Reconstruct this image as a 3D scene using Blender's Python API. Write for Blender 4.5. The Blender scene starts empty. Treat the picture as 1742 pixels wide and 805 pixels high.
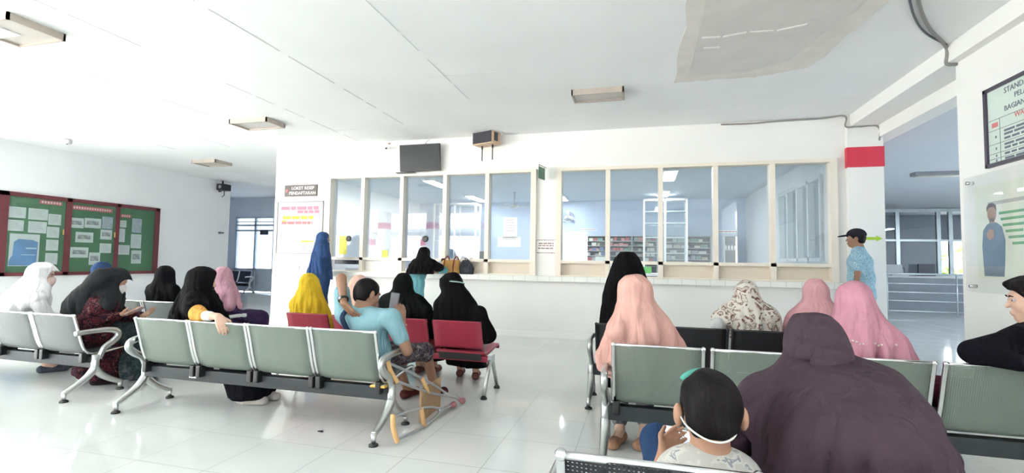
import bpy, bmesh, math, random
import numpy as np
from mathutils import Vector, Matrix
random.seed(7)
PI = math.pi
SC = bpy.context.scene
COL = SC.collection

# ------------------------------------------------------------------ materials
MATS = {}
def principled(name, col, rough=.6, metal=0., spec=.5, emit=None, estr=0., sheen=0.):
    if name in MATS: return MATS[name]
    m = bpy.data.materials.new(name); m.use_nodes = True
    b = m.node_tree.nodes['Principled BSDF']
    b.inputs['Base Color'].default_value = (*col, 1)
    b.inputs['Roughness'].default_value = rough
    b.inputs['Metallic'].default_value = metal
    b.inputs['Specular IOR Level'].default_value = spec
    if sheen: b.inputs['Sheen Weight'].default_value = sheen
    if emit:
        b.inputs['Emission Color'].default_value = (*emit, 1); b.inputs['Emission Strength'].default_value = estr
    MATS[name] = m
    return m
def nd(m, t, **kw):
    n = m.node_tree.nodes.new(t)
    for k, v in kw.items(): setattr(n, k, v)
    return n
def lk(m, a, b): m.node_tree.links.new(a, b)
def bsdf(m): return m.node_tree.nodes['Principled BSDF']
def coords(m, scale=(1, 1, 1), kind='Object'):
    tc = nd(m, 'ShaderNodeTexCoord'); mp = nd(m, 'ShaderNodeMapping')
    mp.inputs['Scale'].default_value = scale
    lk(m, tc.outputs[kind], mp.inputs['Vector']); return mp.outputs['Vector']
def ramp(m, fac, stops):
    r = nd(m, 'ShaderNodeValToRGB'); e = r.color_ramp.elements
    while len(e) < len(stops): e.new(.5)
    for el, (p, c) in zip(e, stops): el.position = p; el.color = (*c, 1)
    lk(m, fac, r.inputs['Fac']); return r.outputs['Color']
def mottled(name, col, var=.06, scale=6., rough=.6, metal=0., spec=.5, bump=0., bscale=40., stretch=(1, 1, 1), sheen=0.):
    """a plain colour with faint uneven tone and optional surface relief"""
    if name in MATS: return MATS[name]
    m = principled(name, col, rough, metal, spec, sheen=sheen)
    v = coords(m, stretch)
    n = nd(m, 'ShaderNodeTexNoise'); n.inputs['Scale'].default_value = scale; n.inputs['Detail'].default_value = 4
    lk(m, v, n.inputs['Vector'])
    lo = tuple(max(0, c * (1 - var)) for c in col); hi = tuple(min(1, c * (1 + var)) for c in col)
    lk(m, ramp(m, n.outputs['Fac'], [(.3, lo), (.7, hi)]), bsdf(m).inputs['Base Color'])
    if bump:
        n2 = nd(m, 'ShaderNodeTexNoise'); n2.inputs['Scale'].default_value = bscale; n2.inputs['Detail'].default_value = 3
        lk(m, v, n2.inputs['Vector'])
        bp = nd(m, 'ShaderNodeBump'); bp.inputs['Strength'].default_value = bump; bp.inputs['Distance'].default_value = .01
        lk(m, n2.outputs['Fac'], bp.inputs['Height']); lk(m, bp.outputs['Normal'], bsdf(m).inputs['Normal'])
    return m
def cloth(name, col, var=.10, rough=.9):
    if 'cloth_' + name in MATS: return MATS['cloth_' + name]
    m = mottled('cloth_' + name, col, var, 9, rough, 0, .12, .25, 300)
    old = [n for n in m.node_tree.nodes if n.type == 'BUMP'][0]
    n = nd(m, 'ShaderNodeTexNoise'); n.inputs['Scale'].default_value = 1; n.inputs['Detail'].default_value = 2; n.inputs['Distortion'].default_value = .5
    lk(m, coords(m, (13, 13, 3.2)), n.inputs['Vector'])
    bp = nd(m, 'ShaderNodeBump'); bp.inputs['Strength'].default_value = .75; bp.inputs['Distance'].default_value = .05
    lk(m, n.outputs['Fac'], bp.inputs['Height']); lk(m, old.outputs['Normal'], bp.inputs['Normal']); lk(m, bp.outputs['Normal'], bsdf(m).inputs['Normal'])
    return m
def patterned(name, stops, scale, base=None, spots=True, rough=.9):
    """printed fabric: cells of colour"""
    if name in MATS: return MATS[name]
    m = principled(name, stops[0][1], rough, 0, .12)
    v = coords(m)
    w = nd(m, 'ShaderNodeTexNoise'); w.inputs['Scale'].default_value = scale * .8
    w.inputs['Detail'].default_value = 3; w.inputs['Distortion'].default_value = .8
    lk(m, v, w.inputs['Vector'])
    r = nd(m, 'ShaderNodeValToRGB'); r.color_ramp.interpolation = 'CONSTANT'
    e = r.color_ramp.elements
    while len(e) < len(stops): e.new(.5)
    for el, (p, c) in zip(e, stops): el.position = p; el.color = (*c, 1)
    lk(m, w.outputs['Fac'], r.inputs['Fac']); lk(m, r.outputs['Color'], bsdf(m).inputs['Base Color'])
    return m
def glass_mat(name, tint=(.93, .96, .97), boost=1.0):
    if name in MATS: return MATS[name]
    m = bpy.data.materials.new(name); m.use_nodes = True; MATS[name] = m
    nt = m.node_tree; nt.nodes.clear()
    out = nd(m, 'ShaderNodeOutputMaterial'); mix = nd(m, 'ShaderNodeMixShader')
    tr = nd(m, 'ShaderNodeBsdfTransparent'); tr.inputs['Color'].default_value = (*tint, 1)
    gl = nd(m, 'ShaderNodeBsdfGlossy'); gl.inputs['Roughness'].default_value = 0.01
    ge = nd(m, 'ShaderNodeNewGeometry'); dt = nd(m, 'ShaderNodeVectorMath', operation='DOT_PRODUCT'); lk(m, ge.outputs['Normal'], dt.inputs[0]); lk(m, ge.outputs['Incoming'], dt.inputs[1])
    ab = nd(m, 'ShaderNodeMath', operation='ABSOLUTE'); lk(m, dt.outputs['Value'], ab.inputs[0])
    om = nd(m, 'ShaderNodeMath', operation='SUBTRACT'); om.inputs[0].default_value = 1; om.use_clamp = True; lk(m, ab.outputs[0], om.inputs[1])
    pw = nd(m, 'ShaderNodeMath', operation='POWER'); pw.inputs[1].default_value = 5; lk(m, om.outputs[0], pw.inputs[0])
    mu = nd(m, 'ShaderNodeMath', operation='MULTIPLY_ADD'); mu.inputs[1].default_value = .96; mu.inputs[2].default_value = .042 * boost; mu.use_clamp = True
    lk(m, pw.outputs[0], mu.inputs[0]); lk(m, mu.outputs[0], mix.inputs[0])
    lk(m, tr.outputs[0], mix.inputs[1]); lk(m, gl.outputs[0], mix.inputs[2]); lk(m, mix.outputs[0], out.inputs['Surface'])
    return m
def perforated(name, col, rough=.45, metal=0., pitch=.012, hole=.30):
    """sheet steel with round holes punched through"""
    if name in MATS: return MATS[name]
    m = mottled(name, col, .05, 5, rough, metal)
    nt = m.node_tree; b = bsdf(m); out = [n for n in nt.nodes if n.type == 'OUTPUT_MATERIAL'][0]
    tc = nd(m, 'ShaderNodeTexCoord')
    sep = nd(m, 'ShaderNodeSeparateXYZ'); lk(m, tc.outputs['UV'], sep.inputs[0])
    def fr(o):
        a = nd(m, 'ShaderNodeMath', operation='MULTIPLY'); a.inputs[1].default_value = 1 / pitch; lk(m, o, a.inputs[0])
        f = nd(m, 'ShaderNodeMath', operation='FRACT'); lk(m, a.outputs[0], f.inputs[0])
        s = nd(m, 'ShaderNodeMath', operation='SUBTRACT'); s.inputs[1].default_value = .5; lk(m, f.outputs[0], s.inputs[0])
        p = nd(m, 'ShaderNodeMath', operation='MULTIPLY'); lk(m, s.outputs[0], p.inputs[0]); lk(m, s.outputs[0], p.inputs[1]); return p.outputs[0]
    ad = nd(m, 'ShaderNodeMath', operation='ADD'); lk(m, fr(sep.outputs['X']), ad.inputs[0]); lk(m, fr(sep.outputs['Y']), ad.inputs[1])
    lt = nd(m, 'ShaderNodeMath', operation='LESS_THAN'); lt.inputs[1].default_value = hole * hole; lk(m, ad.outputs[0], lt.inputs[0])
    tr = nd(m, 'ShaderNodeBsdfTransparent'); mix = nd(m, 'ShaderNodeMixShader')
    lk(m, lt.outputs[0], mix.inputs[0]); lk(m, b.outputs[0], mix.inputs[1]); lk(m, tr.outputs[0], mix.inputs[2]); lk(m, mix.outputs[0], out.inputs['Surface'])
    return m

# ------------------------------------------------------------------ objects
def tag(o, label=None, cat=None, group=None, kind=None):
    if label: o['label'] = label
    if cat: o['category'] = cat
    if group: o['group'] = group
    if kind: o['kind'] = kind
    return o
def thing(name, label, cat, loc=(0, 0, 0), rotz=0., group=None):
    o = bpy.data.objects.new(name, None); COL.objects.link(o)
    o.empty_display_size = .1
    o.location = loc; o.rotation_euler = (0, 0, rotz)
    return tag(o, label, cat, group)
def copy_tree(o, parent=None):
    c = o.copy(); COL.objects.link(c)
    if parent is not None: c.parent = parent
    for ch in list(o.children): copy_tree(ch, c)
    return c

class MB:
    """collects shapes into one mesh"""
    def __init__(s): s.v = []; s.f = []; s.m = []; s.sm = []; s.cur = 0
    def mat(s, i): s.cur = i; return s
    def add(s, vs, fs, smooth=False):
        o = len(s.v); s.v += [tuple(v) for v in vs]
        s.f += [tuple(i + o for i in f) for f in fs]; s.m += [s.cur] * len(fs); s.sm += [smooth] * len(fs); return s
    def box(s, x0, y0, z0, x1, y1, z1, bev=0., M=None):
        if bev <= 0:
            vs = [(x, y, z) for x in (x0, x1) for y in (y0, y1) for z in (z0, z1)]
            fs = [(0, 1, 3, 2), (4, 6, 7, 5), (0, 4, 5, 1), (2, 3, 7, 6), (0, 2, 6, 4), (1, 5, 7, 3)]
        else:
            bm = bmesh.new(); bmesh.ops.create_cube(bm, size=1)
            for v in bm.verts:
                v.co = Vector(((x0 + x1) / 2 + v.co.x * (x1 - x0), (y0 + y1) / 2 + v.co.y * (y1 - y0), (z0 + z1) / 2 + v.co.z * (z1 - z0)))
            bmesh.ops.bevel(bm, geom=bm.edges[:], offset=bev, segments=2, profile=.6, affect='EDGES')
            bm.verts.index_update()
            vs = [v.co.copy() for v in bm.verts]; fs = [tuple(v.index for v in f.verts) for f in bm.faces]; bm.free()
        if M is not None: vs = [M @ Vector(v) for v in vs]
        return s.add(vs, fs)
    def tube(s, pts, r, n=10, flat=1., up=None, caps=True):
        """round (or flattened) bar along a polyline; r a number or one per point"""
        P = [Vector(p) for p in pts]; k = len(P)
        R = [r] * k if not hasattr(r, '__len__') else r
        vs = []; fs = []
        prev = None
        for i, p in enumerate(P):
            t = (P[min(i + 1, k - 1)] - P[max(i - 1, 0)]).normalized()
            if prev is None:
                a = Vector(up) if up else (Vector((0, 0, 1)) if abs(t.z) < .9 else Vector((1, 0, 0)))
            else: a = prev
            a = (a - t * a.dot(t)).normalized(); b = t.cross(a); prev = a
            for j in range(n):
                q = 2 * PI * j / n
                vs.append(p + a * math.cos(q) * R[i] + b * math.sin(q) * R[i] * flat)
        for i in range(k - 1):
            for j in range(n):
                fs.append((i * n + j, i * n + (j + 1) % n, (i + 1) * n + (j + 1) % n, (i + 1) * n + j))
        if caps: fs += [tuple(range(n))[::-1], tuple((k - 1) * n + j for j in range(n))]
        return s.add(vs, fs, True)
    def lathe(s, prof, n=20, c=(0, 0, 0), M=None):
        vs = []; fs = []; k = len(prof)
        for (r, z) in prof:
            for j in range(n):
                q = 2 * PI * j / n; vs.append(Vector((c[0] + r * math.cos(q), c[1] + r * math.sin(q), c[2] + z)))
        for i in range(k - 1):
            for j in range(n): fs.append((i * n + j, i * n + (j + 1) % n, (i + 1) * n + (j + 1) % n, (i + 1) * n + j))
        fs += [tuple(range(n))[::-1], tuple((k - 1) * n + j for j in range(n))]
        if M is not None: vs = [M @ v for v in vs]
        return s.add(vs, fs, True)
    def ball(s, c, r, n=12, M=None):
        rx, ry, rz = r if hasattr(r, '__len__') else (r, r, r)
        prof = [(math.sin(PI * i / n), -math.cos(PI * i / n)) for i in range(n + 1)]
        prof[0] = (1e-4, -1); prof[-1] = (1e-4, 1)
        MM = Matrix.Translation(c) @ Matrix.Diagonal((rx, ry, rz, 1))
        if M is not None: MM = M @ MM
        return s.lathe(prof, n * 2, M=MM)
    def prism(s, poly, d0, d1, axis='y'):
        """a 2-D outline given depth d0..d1 along an axis; poly in the two other axes"""
        def P(a, b, d): return {'y': (a, d, b), 'x': (d, a, b), 'z': (a, b, d)}[axis]
        n = len(poly); vs = [P(a, b, d0) for a, b in poly] + [P(a, b, d1) for a, b in poly]
        fs = [tuple(range(n)), tuple(range(n, 2 * n))[::-1]] + [(i, i + n, (i + 1) % n + n, (i + 1) % n) for i in range(n)]
        return s.add(vs, fs)
    def build(s, name, mats, parent=None, loc=(0, 0, 0), smooth_all=False):
        me = bpy.data.meshes.new(name); me.from_pydata(s.v, [], s.f)
        mats = mats if isinstance(mats, (list, tuple)) else [mats]
        for m in mats: me.materials.append(m)
        if len(mats) > 1: me.polygons.foreach_set('material_index', s.m)
        me.polygons.foreach_set('use_smooth', [True] * len(s.f) if smooth_all else s.sm)
        bm = bmesh.new(); bm.from_mesh(me); bmesh.ops.recalc_face_normals(bm, faces=bm.faces[:]); bm.to_mesh(me); bm.free()
        me.update()
        o = bpy.data.objects.new(name, me); COL.objects.link(o); o.location = loc
        if parent is not None: o.parent = parent
        return o
def struct(name, mb, mats, parent=None, **kw):
    o = mb.build(name, mats, parent, **kw)
    if parent is None: o['kind'] = 'structure'
    return o
def text_geo(mb, txt, size, M, depth=.002):
    """lettering as thin solid shapes added to mb; M places the x-y text plane"""
    cu = bpy.data.curves.new('lettering', 'FONT'); cu.body = txt; cu.size = size; cu.extrude = depth; cu.align_x = 'CENTER'; cu.align_y = 'CENTER'; cu.resolution_u = 2
    o = bpy.data.objects.new('lettering', cu); COL.objects.link(o)
    dg = bpy.context.evaluated_depsgraph_get(); me = o.evaluated_get(dg).to_mesh()
    vs = [M @ v.co for v in me.vertices]; fs = [tuple(p.vertices) for p in me.polygons]
    mb.add(vs, fs)
    bpy.data.objects.remove(o); bpy.data.curves.remove(cu)
def bezier(pts, n=8):
    """smooth curve through points (Catmull-Rom)"""
    P = [Vector(p) for p in pts]; out = []
    for i in range(len(P) - 1):
        a, b, c, d = P[max(i - 1, 0)], P[i], P[i + 1], P[min(i + 2, len(P) - 1)]
        for k in range(n):
            t = k / n
            out.append(.5 * ((2 * b) + (c - a) * t + (2 * a - 5 * b + 4 * c - d) * t * t + (3 * b - a - 3 * c + d) * t ** 3))
    return out + [P[-1]]

# ------------------------------------------------------------------ soft bodies (signed-distance shapes turned into one skin)
class Soft:
    def __init__(s, vox=.008): s.p = []; s.vox = vox
    def cap(s, a, b, ra, rb=None, k=.02):
        a = np.array(a, float); b = np.array(b, float); rb = ra if rb is None else rb
        R = max(ra, rb)
        def f(X, Y, Z):
            d = b - a; L = d @ d + 1e-12
            t = np.clip(((X - a[0]) * d[0] + (Y - a[1]) * d[1] + (Z - a[2]) * d[2]) / L, 0, 1)
            return np.sqrt((X - a[0] - t * d[0]) ** 2 + (Y - a[1] - t * d[1]) ** 2 + (Z - a[2] - t * d[2]) ** 2) - (ra + (rb - ra) * t)
        s.p.append((f, np.minimum(a, b) - R, np.maximum(a, b) + R, k, 1)); return s
    def ell(s, c, r, k=.02, A=None, sub=False):
        """ellipsoid; A = 3x3 rows are its own axes"""
        c = np.array(c, float); r = np.array(r, float); A = np.eye(3) if A is None else np.array(A, float)
        def f(X, Y, Z):
            x, y, z = X - c[0], Y - c[1], Z - c[2]
            q = [A[i][0] * x + A[i][1] * y + A[i][2] * z for i in range(3)]
            k0 = np.sqrt((q[0] / r[0]) ** 2 + (q[1] / r[1]) ** 2 + (q[2] / r[2]) ** 2) + 1e-9
            k1 = np.sqrt((q[0] / r[0] ** 2) ** 2 + (q[1] / r[1] ** 2) ** 2 + (q[2] / r[2] ** 2) ** 2) + 1e-9
            return k0 * (k0 - 1) / k1
        R = r.max(); s.p.append((f, c - R, c + R, k, -1 if sub else 1)); return s
    def loft(s, rings, ax, q=1., k=.03):
        """rings (z, cx, cy, r, q) from high to low; ax = lateral unit vector in the ground plane"""
        rg = sorted(rings); zs = np.array([g[0] for g in rg])
        C = np.array([g[1:] for g in rg], float)
        ux, uy = ax
        def f(X, Y, Z):
            z = Z; v = [np.interp(z, zs, C[:, i]) for i in range(4)]
            x = X - v[0]; y = Y - v[1]; a = x * ux + y * uy; b = -x * uy + y * ux
            ra = v[2]; rb = v[2] * v[3]
            m = np.minimum(ra, rb)
            d = (np.sqrt((a / ra) ** 2 + (b / rb) ** 2) - 1) * m
            return np.maximum(d * .85, np.maximum(zs[0] - z, z - zs[-1]))
        R = (C[:, 2] * np.maximum(1, C[:, 3])).max()
        lo = np.array([C[:, 0].min() - R, C[:, 1].min() - R, zs[0]]); hi = np.array([C[:, 0].max() + R, C[:, 1].max() + R, zs[-1]])
        s.p.append((f, lo, hi, k, 1)); return s
    def cut(s, f):
        """keep only where f(X,Y,Z) < 0"""
        s.p.append((f, None, None, 0, 2)); return s
    def mesh(s):
        h = s.vox
        lo = np.min([p[1] for p in s.p if p[4] == 1], 0) - 3 * h - .02; hi = np.max([p[2] for p in s.p if p[4] == 1], 0) + 3 * h + .02
        n = np.ceil((hi - lo) / h).astype(int) + 1
        ax = [lo[i] + h * np.arange(n[i]) for i in range(3)]
        D = np.full(n, 1.)
        for f, a, b, k, sg in s.p:
            if sg == 2:
                X, Y, Z = ax[0][:, None, None], ax[1][None, :, None], ax[2][None, None, :]
                D = np.maximum(D, f(X, Y, Z)); continue
            i0 = np.clip(np.floor((a - k - 4 * h - lo) / h).astype(int), 0, n - 1); i1 = np.clip(np.ceil((b + k + 4 * h - lo) / h).astype(int) + 1, 1, n)
            sl = tuple(slice(i0[i], i1[i]) for i in range(3))
            X = ax[0][sl[0]][:, None, None]; Y = ax[1][sl[1]][None, :, None]; Z = ax[2][sl[2]][None, None, :]
            d = f(X, Y, Z) + np.zeros((i1 - i0)); o = D[sl]
            if sg == 1:
                if k > 0:
                    hh = np.clip(.5 + .5 * (o - d) / k, 0, 1); D[sl] = o + (d - o) * hh - k * hh * (1 - hh)
                else: D[sl] = np.minimum(o, d)
            else:
                kk = max(k, 1e-4); d = -d; hh = np.clip(.5 - .5 * (o - d) / kk, 0, 1); D[sl] = o + (d - o) * hh + kk * hh * (1 - hh)
        # surface nets
        S = D < 0
        c = np.zeros(np.array(D.shape) - 1, int)
        for i in (0, 1):
            for j in (0, 1):
                for l in (0, 1): c += S[i:i + c.shape[0], j:j + c.shape[1], l:l + c.shape[2]]
        act = (c > 0) & (c < 8)
        idx = -np.ones(act.shape, int); idx[act] = np.arange(act.sum())
        ci = np.argwhere(act); acc = np.zeros((len(ci), 3)); cnt = np.zeros(len(ci))
        corners = [(i, j, l) for i in (0, 1) for j in (0, 1) for l in (0, 1)]
        val = {q: D[ci[:, 0] + q[0], ci[:, 1] + q[1], ci[:, 2] + q[2]] for q in corners}
        for q in corners:
            for axn in range(3):
                if q[axn] == 0:
                    w = list(q); w[axn] = 1; w = tuple(w); a = val[q]; b = val[w]
                    m = (a < 0) != (b < 0); t = np.where(m, a / np.where(m, a - b, 1), 0)
                    pt = np.array(q, float)[None, :].repeat(len(ci), 0); pt[:, axn] += t
                    acc += pt * m[:, None]; cnt += m
        V = (ci + acc / cnt[:, None]) * h + lo
        F = []
        for axn in range(3):
            u, w = (axn + 1) % 3, (axn + 2) % 3
            sl0 = [slice(None)] * 3; sl1 = [slice(None)] * 3; sl0[axn] = slice(0, -1); sl1[axn] = slice(1, None)
            A = S[tuple(sl0)]; B = S[tuple(sl1)]; e = np.argwhere(A != B)
            e = e[(e[:, u] > 0) & (e[:, w] > 0) & (e[:, u] < D.shape[u] - 1) & (e[:, w] < D.shape[w] - 1)]
            du = np.zeros(3, int); du[u] = 1; dw = np.zeros(3, int); dw[w] = 1
            g = lambda p: idx[p[:, 0], p[:, 1], p[:, 2]]
            quad = np.stack([g(e - du - dw), g(e - dw), g(e), g(e - du)], 1)
            flip = A[e[:, 0], e[:, 1], e[:, 2]]
            quad[~flip] = quad[~flip][:, ::-1]; F.append(quad)
        return V, np.concatenate(F)
    def build(s, name, mat, parent=None, origin=(0, 0, 0), disp=None, smooth=1, uv=False):
        V, F = s.mesh()
        if np.einsum('ij,ij->i', V[F[:, 0]] - V.mean(0), np.cross(V[F[:, 1]] - V[F[:, 0]], V[F[:, 2]] - V[F[:, 0]])).sum() < 0: F = F[:, ::-1].copy()
        for _ in range(smooth):     # relax
            acc = np.zeros_like(V); cn = np.zeros(len(V))
            for i in range(4):
                a, b = F[:, i], F[:, (i + 1) % 4]
                np.add.at(acc, a, V[b]); np.add.at(cn, a, 1)
                np.add.at(acc, b, V[a]); np.add.at(cn, b, 1)
            V = V * .5 + .5 * acc / np.maximum(cn, 1)[:, None]
        if disp is not None:
            N = np.zeros_like(V); fn = np.cross(V[F[:, 2]] - V[F[:, 0]], V[F[:, 3]] - V[F[:, 1]])
            for i in range(4): np.add.at(N, F[:, i], fn)
            N /= np.linalg.norm(N, axis=1)[:, None] + 1e-12
            V = V + N * disp(V, N)[:, None]
        V = V - np.array(origin, float)
        me = bpy.data.meshes.new(name)
        me.vertices.add(len(V)); me.vertices.foreach_set('co', V.astype(np.float32).ravel())
        me.loops.add(F.size); me.loops.foreach_set('vertex_index', F.astype(np.int32).ravel())
        me.polygons.add(len(F)); me.polygons.foreach_set('loop_start', np.arange(0, F.size, 4, dtype=np.int32))
        me.polygons.foreach_set('loop_total', np.full(len(F), 4, dtype=np.int32))
        me.update(calc_edges=True); me.validate()
        me.polygons.foreach_set('use_smooth', [True] * len(me.polygons))
        me.materials.append(mat)
        o = bpy.data.objects.new(name, me); COL.objects.link(o)
        if parent is not None: o.parent = parent
        return o
# ------------------------------------------------------------------ the place
H = 1.22
CEIL = 3.37
M_wall = mottled('wall_paint', (.85, .845, .82), .02, 1.2, .55)
M_wall_cool = mottled('wall_paint_cool', (.77, .79, .81), .03, 1.0, .55)
M_wall_doorlight = mottled('wall_paint_door_light', (.74, .78, .84), .03, 1.0, .55)  # bluish daylight from the back-room door is put into this colour
M_blue = mottled('pharmacy_paint', (.52, .60, .74), .04, .9, .6)
M_ceil = mottled('ceiling_paint', (.86, .87, .875), .035, .8, .75, bump=.12, bscale=2.2)
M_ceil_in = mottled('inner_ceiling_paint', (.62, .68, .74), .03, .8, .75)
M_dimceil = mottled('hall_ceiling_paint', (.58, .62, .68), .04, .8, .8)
M_cream = mottled('cream_paint', (.83, .76, .66), .03, 3, .45)
M_panel = mottled('cream_board', (.78, .69, .58), .04, 2, .5)
M_white = principled('white_gloss', (.88, .88, .87), .35)
M_red = mottled('red_paint', (.62, .035, .07), .06, 4, .5)
M_chrome = principled('chrome', (.74, .75, .75), .18, 1.0)
M_alu = mottled('cast_aluminium', (.56, .58, .57), .05, 6, .32, 1.0)
M_black = principled('black_plastic', (.012, .012, .014), .4)
M_dark = principled('dark_metal', (.045, .05, .055), .4, .3)
M_rubber = principled('rubber', (.03, .03, .03), .7)
M_paper = mottled('paper', (.82, .84, .82), .03, 20, .8)
M_ink = principled('ink', (.12, .13, .15), .8)
M_glass = glass_mat('pane_glass', boost=1.5)
M_doorglass = glass_mat('door_glass', (.44, .47, .52))
M_acry = glass_mat('acrylic', (.97, .98, .98))

def tile_floor():
    m = principled('floor_tile', (.74, .765, .745), .1, 0, .5)
    tc = nd(m, 'ShaderNodeTexCoord'); sep = nd(m, 'ShaderNodeSeparateXYZ'); lk(m, tc.outputs['Object'], sep.inputs[0])
    def line(o, ph):
        a = nd(m, 'ShaderNodeMath', operation='SUBTRACT'); a.inputs[1].default_value = ph - 50; lk(m, o, a.inputs[0])
        b = nd(m, 'ShaderNodeMath', operation='MULTIPLY'); b.inputs[1].default_value = 2; lk(m, a.outputs[0], b.inputs[0])
        f = nd(m, 'ShaderNodeMath', operation='FRACT'); lk(m, b.outputs[0], f.inputs[0])
        p = nd(m, 'ShaderNodeMath', operation='PINGPONG'); p.inputs[1].default_value = .5; lk(m, f.outputs[0], p.inputs[0])
        return p.outputs[0]
    mn = nd(m, 'ShaderNodeMath', operation='MINIMUM'); lk(m, line(sep.outputs['X'], .095), mn.inputs[0]); lk(m, line(sep.outputs['Y'], .27), mn.inputs[1])
    st = nd(m, 'ShaderNodeMath', operation='LESS_THAN'); st.inputs[1].default_value = .007; lk(m, mn.outputs[0], st.inputs[0])
    n = nd(m, 'ShaderNodeTexNoise'); n.inputs['Scale'].default_value = 1.3; n.inputs['Detail'].default_value = 5; lk(m, tc.outputs['Object'], n.inputs['Vector'])
    c = ramp(m, n.outputs['Fac'], [(.3, (.70, .725, .705)), (.7, (.77, .79, .775))])
    mx = nd(m, 'ShaderNodeMix', data_type='RGBA'); lk(m, st.outputs[0], mx.inputs['Factor']); lk(m, c, mx.inputs['A']); mx.inputs['B'].default_value = (.42, .44, .43, 1)
    lk(m, mx.outputs['Result'], bsdf(m).inputs['Base Color'])
    r = nd(m, 'ShaderNodeMapRange'); r.inputs['To Min'].default_value = .08; r.inputs['To Max'].default_value = .5; lk(m, st.outputs[0], r.inputs['Value']); lk(m, r.outputs[0], bsdf(m).inputs['Roughness'])
    return m
M_floor = tile_floor()
struct('floor', MB().box(-16, -4, -.12, 12, 19.5, 0), M_floor)
struct('ceiling', MB().box(-16, -4.6, CEIL, 3.4, 14.5, CEIL + .25), M_ceil)

# --- counter wall with its two bands of windows
w = MB()
w.box(-6.82, 7.75, 0, 2.82, 7.87, 1.0)
w.box(-6.82, 7.75, 1.0, -5.62, 7.87, CEIL)
w.box(-1.69, 7.75, 1.0, -1.32, 7.87, CEIL)
w.box(2.70, 7.75, 1.0, 2.82, 7.87, CEIL)
w.box(-5.62, 7.75, 2.75, -1.69, 7.87, CEIL)
w.box(-1.32, 7.75, 2.76, 2.70, 7.87, CEIL)
struct('wall_front', w, M_wall)
struct('baseboard_front', MB().box(-6.82, 7.735, 0, 2.8, 7.75, .09), M_white)
def tiled(name, col, pitch):
    m = principled(name, col, .2)
    v = coords(m, (1 / pitch,) * 3); sep = nd(m, 'ShaderNodeSeparateXYZ'); lk(m, v, sep.inputs[0])
    f = nd(m, 'ShaderNodeMath', operation='FRACT'); lk(m, sep.outputs['X'], f.inputs[0])
    st = nd(m, 'ShaderNodeMath', operation='LESS_THAN'); st.inputs[1].default_value = .03; lk(m, f.outputs[0], st.inputs[0])
    mx = nd(m, 'ShaderNodeMix', data_type='RGBA'); lk(m, st.outputs[0], mx.inputs['Factor']); mx.inputs['A'].default_value = (*col, 1); mx.inputs['B'].default_value = (.6, .6, .57, 1)
    lk(m, mx.outputs['Result'], bsdf(m).inputs['Base Color']); return m
t = MB().box(-5.75, 7.6, .915, 2.75, 7.748, 1.0, .006).build('counter_top', tiled('counter_tile', (.86, .86, .83), .2))
tag(t, 'long white tiled counter ledge running under both bands of service windows', 'counter')

def window_band(name, xs, z0=1.0, zr=1.235, z1=2.71):
    """xs = centre lines of the uprights"""
    f = MB(); y0, y1 = 7.70, 7.86
    for i, x in enumerate(xs):
        hw = .035 if 0 < i < len(xs) - 1 else .045
        f.box(x - hw, y0 + (.0 if 0 < i < len(xs) - 1 else -.012), z0, x + hw, y1, z1 + .045)
    f.box(xs[0] - .045, y0 - .014, z1, xs[-1] + .045, y1, z1 + .05)
    f.box(xs[0], y0, zr - .025, xs[-1], y1, zr + .025)
    f.box(xs[0], y0 + .01, z0, xs[-1], y1, z0 + .02)
    root = bpy.data.objects.new(name, None); COL.objects.link(root); root['kind'] = 'structure'
    struct('frame', f, M_cream, root)
    for a, b in zip(xs[:-1], xs[1:]):
        struct('pane', MB().box(a + .035, 7.80, zr + .02, b - .035, 7.806, z1), M_glass, root)
    return root
WL = [-5.60, -4.88, -4.10, -3.275, -2.505, -1.70]
WR = [-1.28, -.495, .305, 1.095, 1.87, 2.65]
w1 = window_band('window_1', WL); w2 = window_band('window_2', WR)
def lower_panel(root, a, b, m, y=7.80):
    struct('panel', MB().box(a + .035, y, 1.02, b - .035, y + .02, 1.215), m, root)
lower_panel(w1, WL[1], WL[2], M_white); lower_panel(w1, WL[3], WL[4], M_panel); lower_panel(w1, WL[4], WL[5], M_panel)
for i in (0, 2, 3, 4): lower_panel(w2, WR[i], WR[i + 1], M_panel)

# --- pillar, beam, lintel and the right wall
struct('pillar', MB().box(2.82, 7.68, 0, 3.26, 8.12, CEIL, .008), M_wall)
struct('trim_1', MB().box(2.812, 7.672, 2.62, 3.268, 8.128, 2.905, .006), M_red)
struct('beam_ceiling', MB().box(2.86, -4, 3.2, 3.2, 7.9, CEIL), M_wall)
struct('lintel', MB().box(3.2, 5.4, 3.03, 3.42, 8.1, CEIL + .2), M_wall)
struct('wall_right', MB().box(2.95, -.8, 0, 3.42, 5.5, 3.2).box(3.2, -4, 3.2, 3.42, 5.5, CEIL + .2).box(2.95, -4, 0, 3.42, -3.7, 3.2), M_wall)  # gap towards the rear, out of view, added to brighten the right side
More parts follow.
